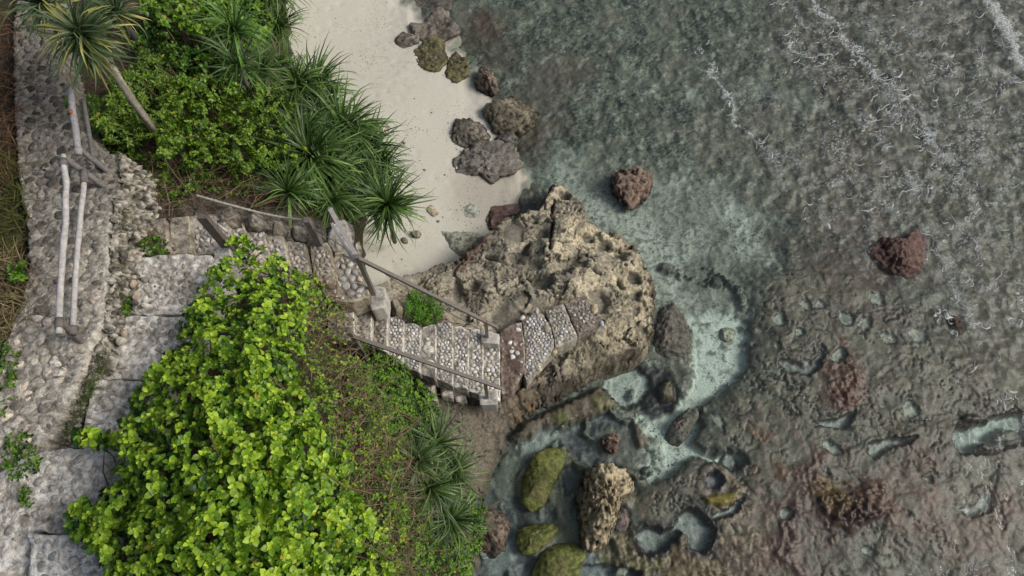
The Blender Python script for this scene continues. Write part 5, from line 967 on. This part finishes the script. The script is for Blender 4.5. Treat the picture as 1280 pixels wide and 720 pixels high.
shrub('feathery_shrub', [(508, 372), (520, 364), (540, 368), (553, 382), (552, 400), (540, 406), (520, 402), (508, 392)], lambda a, b: 2.35-.004*(a-500)+0*b, 260, .07, 'small feathery bright green shrub under the sea side handrail', seed=6, depth=.3, clump=.15, thr=-.6, cols=((.03, .10, .008), (.09, .24, .015), (.17, .36, .03)), kind='lance', lw=.22, per=(6, 9), scl=12., warp=4)
# upper bushes
uz = tps([(120, 130, 5.7), (150, 180, 5.4), (200, 100, 5.2), (250, 60, 4.9), (300, 30, 3.9), (340, 60, 3.2), (200, 200, 5.1), (260, 220, 4.7), (330, 230, 3.9), (300, 150, 4.4), (370, 150, 3.3), (390, 200, 3.0), (200, 20, 5.4), (160, 60, 5.6), (380, 90, 2.6), (280, -20, 4.3), (340, 0, 3.0), (240, 260, 4.9)])
shrub('feathery_shrub', [(108, 130), (140, 108), (175, 60), (200, 70), (215, 95), (225, 130), (205, 165), (170, 185), (140, 180), (118, 160)], uz, 1000, .075, 'yellow green fine leaved shrub around the pale leaning trunk', seed=7, depth=.5, clump=.35, thr=-.3, cols=((.025, .065, .010), (.085, .165, .02), (.20, .31, .04)), kind='lance', lw=.34, per=(6, 9), scl=18.)
shrub('broadleaf_shrub', [(170, 5), (215, -20), (290, -20), (345, 0), (348, 30), (330, 60), (300, 60), (270, 38), (240, 45), (225, 30), (190, 25)], uz, 700, .095, 'glossy bright green broad leaved shrub at the top edge beside the sand', seed=8, depth=.5, clump=.35, thr=-.35, cols=((.02, .06, .008), (.08, .18, .016), (.22, .37, .035)), scl=22.)
shrub('leafy_shrub', [(165, 30), (215, 35), (255, 60), (290, 75), (290, 110), (250, 120), (215, 110), (190, 80), (160, 60)], lambda a, b: uz(a, b)-.3, 600, .07, 'dark deeply shaded shrub with a few dry orange leaves near the top left', seed=9, depth=.6, clump=.4, thr=-.15, cols=((.015, .045, .006), (.04, .11, .01), (.09, .2, .02)), yellow=.03, scl=20.)
shrub('leafy_shrub', [(205, 105), (250, 98), (310, 95), (350, 100), (388, 140), (395, 185), (385, 215), (340, 215), (290, 205), (240, 205), (195, 190), (200, 150)], uz, 3000, .064, 'wide mid green shrub of small leaves in the middle of the upper hillside', seed=10, depth=.8, clump=.95, thr=.02, cols=((.018, .05, .008), (.08, .17, .018), (.22, .35, .035)), per=(4, 6), scl=15.)
shrub('leafy_shrub', [(120, 150), (160, 180), (200, 190), (250, 200), (330, 215), (345, 245), (300, 250), (250, 240), (215, 258), (170, 240), (150, 205), (118, 195)], lambda a, b: uz(a, b)-.35, 900, .062, 'patchy dark green creeper hanging above the narrow upper steps', seed=11, depth=.5, clump=.4, thr=.02, cols=((.02, .06, .008), (.06, .15, .012), (.14, .26, .02)), per=(3, 5), yellow=.02, scl=16.)
# screw pines and strap leaved clumps
GT = (.38, .36, .12)
tr = np.array([A3(196, 170, 5.0), A3(180, 145, 5.5), A3(165, 125, 5.9), A3(148, 98, 6.3), A3(133, 70, 6.65)])
crown(110, 46, 6.9, .62, 'grey green screw pine crown on a pale bare leaning trunk at upper left', n=190, wd=.05, seed=1, lean=(-.1, -.35), cols=((.05, .10, .05), (.13, .19, .075)), tip=(.42, .40, .12), trunk=(tr, [.06, .055, .055, .05, .05], (.36, .33, .28)), base=tr[0])
crown(60, 8, 6.8, .55, 'grey green screw pine head cut by the top left corner', n=130, wd=.05, seed=2, cols=((.05, .10, .05), (.13, .19, .075)), tip=(.42, .40, .12))
crown(150, 20, 6.7, .5, 'grey green screw pine head just right of the leaning crown', n=130, wd=.05, seed=3, cols=((.05, .10, .05), (.13, .19, .075)), tip=(.42, .40, .12))
DG1 = ((.035, .085, .020), (.15, .26, .06))
for k, (a, b, z_, L, n, lb, cols) in enumerate([(335, -12, 3.2, .85, 70, 'dark screw pine clump at the top edge against the sand', DG1), (350, 40, 2.7, .65, 60, 'dark green screw pine spilling onto the sand near the top', DG1), (392, 118, 2.6, .85, 80, 'upright dark screw pine with stiff blades against the sand', DG1),
        (428, 168, 2.5, .95, 110, 'large screw pine with long drooping blades in the middle of the sand edge', DG1), (390, 205, 3.0, .95, 110, 'large arching screw pine left of the drooping one above the rope', DG1), (440, 215, 2.4, .8, 80, 'screw pine tucked below the large drooping one', DG1),
        (484, 262, 2.3, .82, 110, 'round lowest screw pine crown beside the cream stone and steep rail', DG1), (474, 212, 2.2, .7, 70, 'screw pine above the round lowest crown at the sand edge', DG1), (360, 245, 3.6, .6, 50, 'small dark strap leaved plant directly above the rope', DG1),
        (415, 255, 2.8, .6, 60, 'dark strap leaved plant just left of the steep rail top', DG1), (408, 148, 2.5, .8, 70, 'screw pine between the stiff upright one and the drooping one', DG1),
        (380, 178, 2.9, .8, 90, 'dark screw pine deep in the clump, left of the large drooping one', DG1), (455, 188, 2.3, .75, 90, 'screw pine on the sand edge level with the pale weathered stone', DG1), (412, 228, 2.7, .75, 90, 'screw pine low in the clump right above the short rope post', DG1), (462, 245, 2.2, .7, 90, 'screw pine crowding the left side of the round lowest crown', DG1), (372, 110, 3.0, .7, 60, 'thin bladed screw pine between bush and the stiff upright one', DG1),
        (294, 44, 4.6, .75, 45, 'pale green lily like plant rising from the upper bushes', ((.06, .15, .03), (.14, .27, .06))), (300, 88, 4.4, .7, 30, 'thin grassy strap plant in the middle of the upper bushes', ((.05, .12, .03), (.12, .22, .06))), (330, 92, 3.6, .6, 45, 'grassy strap plant leaning toward the sand near the top', ((.05, .12, .025), (.13, .22, .05))), (352, 88, 3.2, .55, 40, 'yellowish green grassy clump beside the stiff upright screw pine', ((.07, .13, .03), (.16, .22, .06)))]):
    crown(a, b, z_, L*1.12, lb, n=min(int(n*1.9), 230), wd=.036, seed=10+k, lean=(.2, -.1), cols=cols, droop=(.9, 2.5), el=(88, 8))
for k, (a, b, z_, L, n, lb) in enumerate([(545, 555, 2.6, .62, 80, 'dark grassy strap plant below the small leaved shrub, uppermost of the cliff clumps'), (565, 590, 2.2, .6, 80, 'dark grassy strap plant hanging over the cliff, middle one of the cliff clumps'), (535, 610, 2.9, .6, 70, 'dark grassy strap plant beside the brown twigs on the cliff'), (560, 650, 2.0, .58, 80, 'dark grassy strap plant hanging lowest over the cliff foot'), (520, 575, 3.2, .5, 50, 'small grassy strap plant at the edge of the brown twig tangle')]):
    crown(a, b, z_, L*1.1, lb, n=int(n*1.8), wd=.034, seed=40+k, lean=(.35, -.1), cols=((.03, .075, .020), (.13, .22, .055)), droop=(1.0, 2.4), cat='grassy plant', name='strap_plant')
# grasses at the left edge, weeds in the gaps
def grass(P, zf, n, L, cols, seed, label, name='grass_tuft', wd=.03, up=.8):
    r = np.random.default_rng(seed); q = inpoly(P, n, r, None, 6); tv, tf = strap(1, wd, 1.0, 4); Ms, Ts, Cs = [], [], []
    for u, v in q:
        p = A3(u, v, float(zf(u, v))+.02); a = r.random()*6.28; e = R_(r.uniform(15, 75)); d = np.array([math.cos(a)*math.cos(e), math.sin(a)*math.cos(e), math.sin(e)*up]); s_ = L*r.uniform(.5, 1.3)
        Ms.append(basis(d, (0, 0, 1), r.normal()*.5)*s_); Ts.append(p-d*.03); t = r.random(); Cs.append((np.array(cols[0])*(1-t)+np.array(cols[1])*t)*r.uniform(.6, 1.3))
    v_, f_, c_ = scatter(tv, tf, Ms, Ts, Cs); o = mk(name, v_, f_, c_, M_twig, None, kind='stuff'); return tag(o, label, 'grass')
L57 = lambda a, b: 5.7+0*a
grass([(-40, -20), (18, -20), (20, 120), (22, 230), (-40, 240)], L57, 1100, .28, ((.10, .06, .035), (.20, .12, .07)), 1, 'dry reddish brown grass strip at the upper left edge', 'dry_grass')
grass([(-40, 180), (20, 190), (34, 240), (33, 300), (20, 320), (-40, 320)], L57, 800, .28, ((.06, .07, .02), (.13, .15, .04)), 2, 'olive green grass strip on the left edge beside the pole railing')
grass([(-40, 300), (20, 310), (40, 350), (42, 390), (10, 440), (-40, 460)], L57, 1000, .32, ((.16, .12, .06), (.32, .27, .14)), 3, 'pale tan dry grass mound at the middle of the left edge', 'dry_grass')
for k, (P, z_, n, sz, lb) in enumerate([([(-20, 430), (15, 425), (28, 440), (18, 480), (5, 520), (-20, 560)], 5.85, 160, .05, 'low green weeds at the left edge beside the lower cobbles'), ([(8, 545), (35, 540), (52, 560), (48, 590), (25, 600), (5, 590)], 5.95, 110, .045, 'weeds in the dark joint at the foot of the cobbled path'),
        ([(60, 530), (80, 500), (100, 470), (130, 460), (120, 490), (98, 520), (80, 555), (62, 560)], 5.6, 200, .04, 'green weeds in the crevice between path and white steps'), ([(25, 610), (36, 605), (42, 630), (30, 640)], 5.95, 40, .04, 'small weed tuft on the lowest left masonry'), ([(172, 300), (195, 296), (210, 300), (208, 316), (185, 320), (172, 315)], 5.25, 90, .045, 'small green weed at the head of the narrow upper steps'),
        ([(150, 375), (162, 370), (168, 392), (155, 396)], 5.5, 40, .04, 'tiny green weed in the crack left of the second landing'), ([(12, 332), (30, 328), (30, 352), (14, 352)], 5.9, 60, .045, 'small bright green weed on the left edge in the dry grass'), ([(448, 482-52), (470, 428), (480, 436), (460, 446)], 3.15, 40, .035, 'tiny green sprig on the steps beside the bush side handrail'), ([(60, 128), (90, 115), (100, 135), (80, 150)][:0] or [(82, 122), (92, 120), (94, 132), (84, 134)], 6.1, 20, .05, 'small green sprig on the second pole railing')]):
    shrub('weed', P, (lambda a, b, z_=z_: z_+0*a), n, sz, lb, 'weed', seed=60+k, depth=.12, clump=.08, thr=-.1, cols=GR, per=(3, 5), twig=0, warp=5, scl=10., parts=40)
grass([(172, 290), (205, 292), (206, 320), (168, 322)], lambda a, b: 5.1+0*a, 160, .2, ((.12, .09, .05), (.24, .19, .10)), 8, 'dry brown grass tuft at the corner of the upper landing', 'dry_grass')
tag(rock('beach_stone', oval(88, 139, 2.2), 6.35, .04, (.7, .16, .03), (.8, .25, .05), 'x', seed=77, N=16), 'tiny orange flower on the second pole railing', 'flower').name = 'flower'

# ---- wrack and shells scattered on the sand
r = np.random.default_rng(5); mb = MB()
for k in range(420):
    u, v = r.uniform(345, 640), r.uniform(0, 330)
    if sdf(np.array([u]), np.array([v]), SHORE, 60)[0] < 12 or n2(u/40., v/40., 5) < -.05+.5*r.random()-.2: continue
    z0 = zs(u, v)+.004; c = A3(u, v, z0); s_ = r.uniform(.006, .02)*(1.6 if r.random() < .1 else 1); a = r.random()*6.28; m = 5
    q = np.array([(math.cos(a+i*6.28/m)*s_*r.uniform(.6, 1.2), math.sin(a+i*6.28/m)*s_*r.uniform(.4, 1)) for i in range(m)]); V = [(*(c[:2]+p), z0-.006) for p in q]+[(*(c[:2]+p*.6), z0+s_*.5) for p in q]
    mb.add(V, [(i, (i+1) % m, m+(i+1) % m, m+i) for i in range(m)]+[tuple(m+i for i in range(m))], random.choice([(.16, .12, .09), (.22, .18, .14), (.10, .08, .07), (.66, .63, .58), (.35, .30, .24), (.12, .10, .10)]))
tag(mb.build('beach_debris', M_stone, None, 'stuff'), 'scattered bits of shell, coral and dried weed on the sand', 'debris')

shrub('leafy_shrub', [(478, 560), (505, 545), (530, 560), (552, 590), (575, 612), (560, 650), (530, 690), (500, 690), (492, 640), (480, 600)], lambda a, b: gz(a, b)-.12, 900, .052, 'fresh green small leaved shrub growing between the cliff strap plants', seed=14, depth=.35, clump=.25, thr=-.2, cols=GR, per=(4, 6), scl=14., warp=6)

for k, (P, z_, n, lb) in enumerate([([(150, 262), (160, 262), (160, 330), (156, 392), (146, 392), (148, 330)], 5.5, 200, 'strip of thin olive grass in the gap between rubble wall and upper landings'),
                                    ([(128, 440), (140, 430), (132, 470), (108, 510), (80, 556), (66, 556), (96, 500)], 5.78, 320, 'dry and green grass growing in the dark crevice beside the middle landings')]):
    grass(P, lambda a, b, z_=z_: z_+0*a, n, .17, ((.035, .05, .015), (.13, .14, .05)), 30+k, lb)
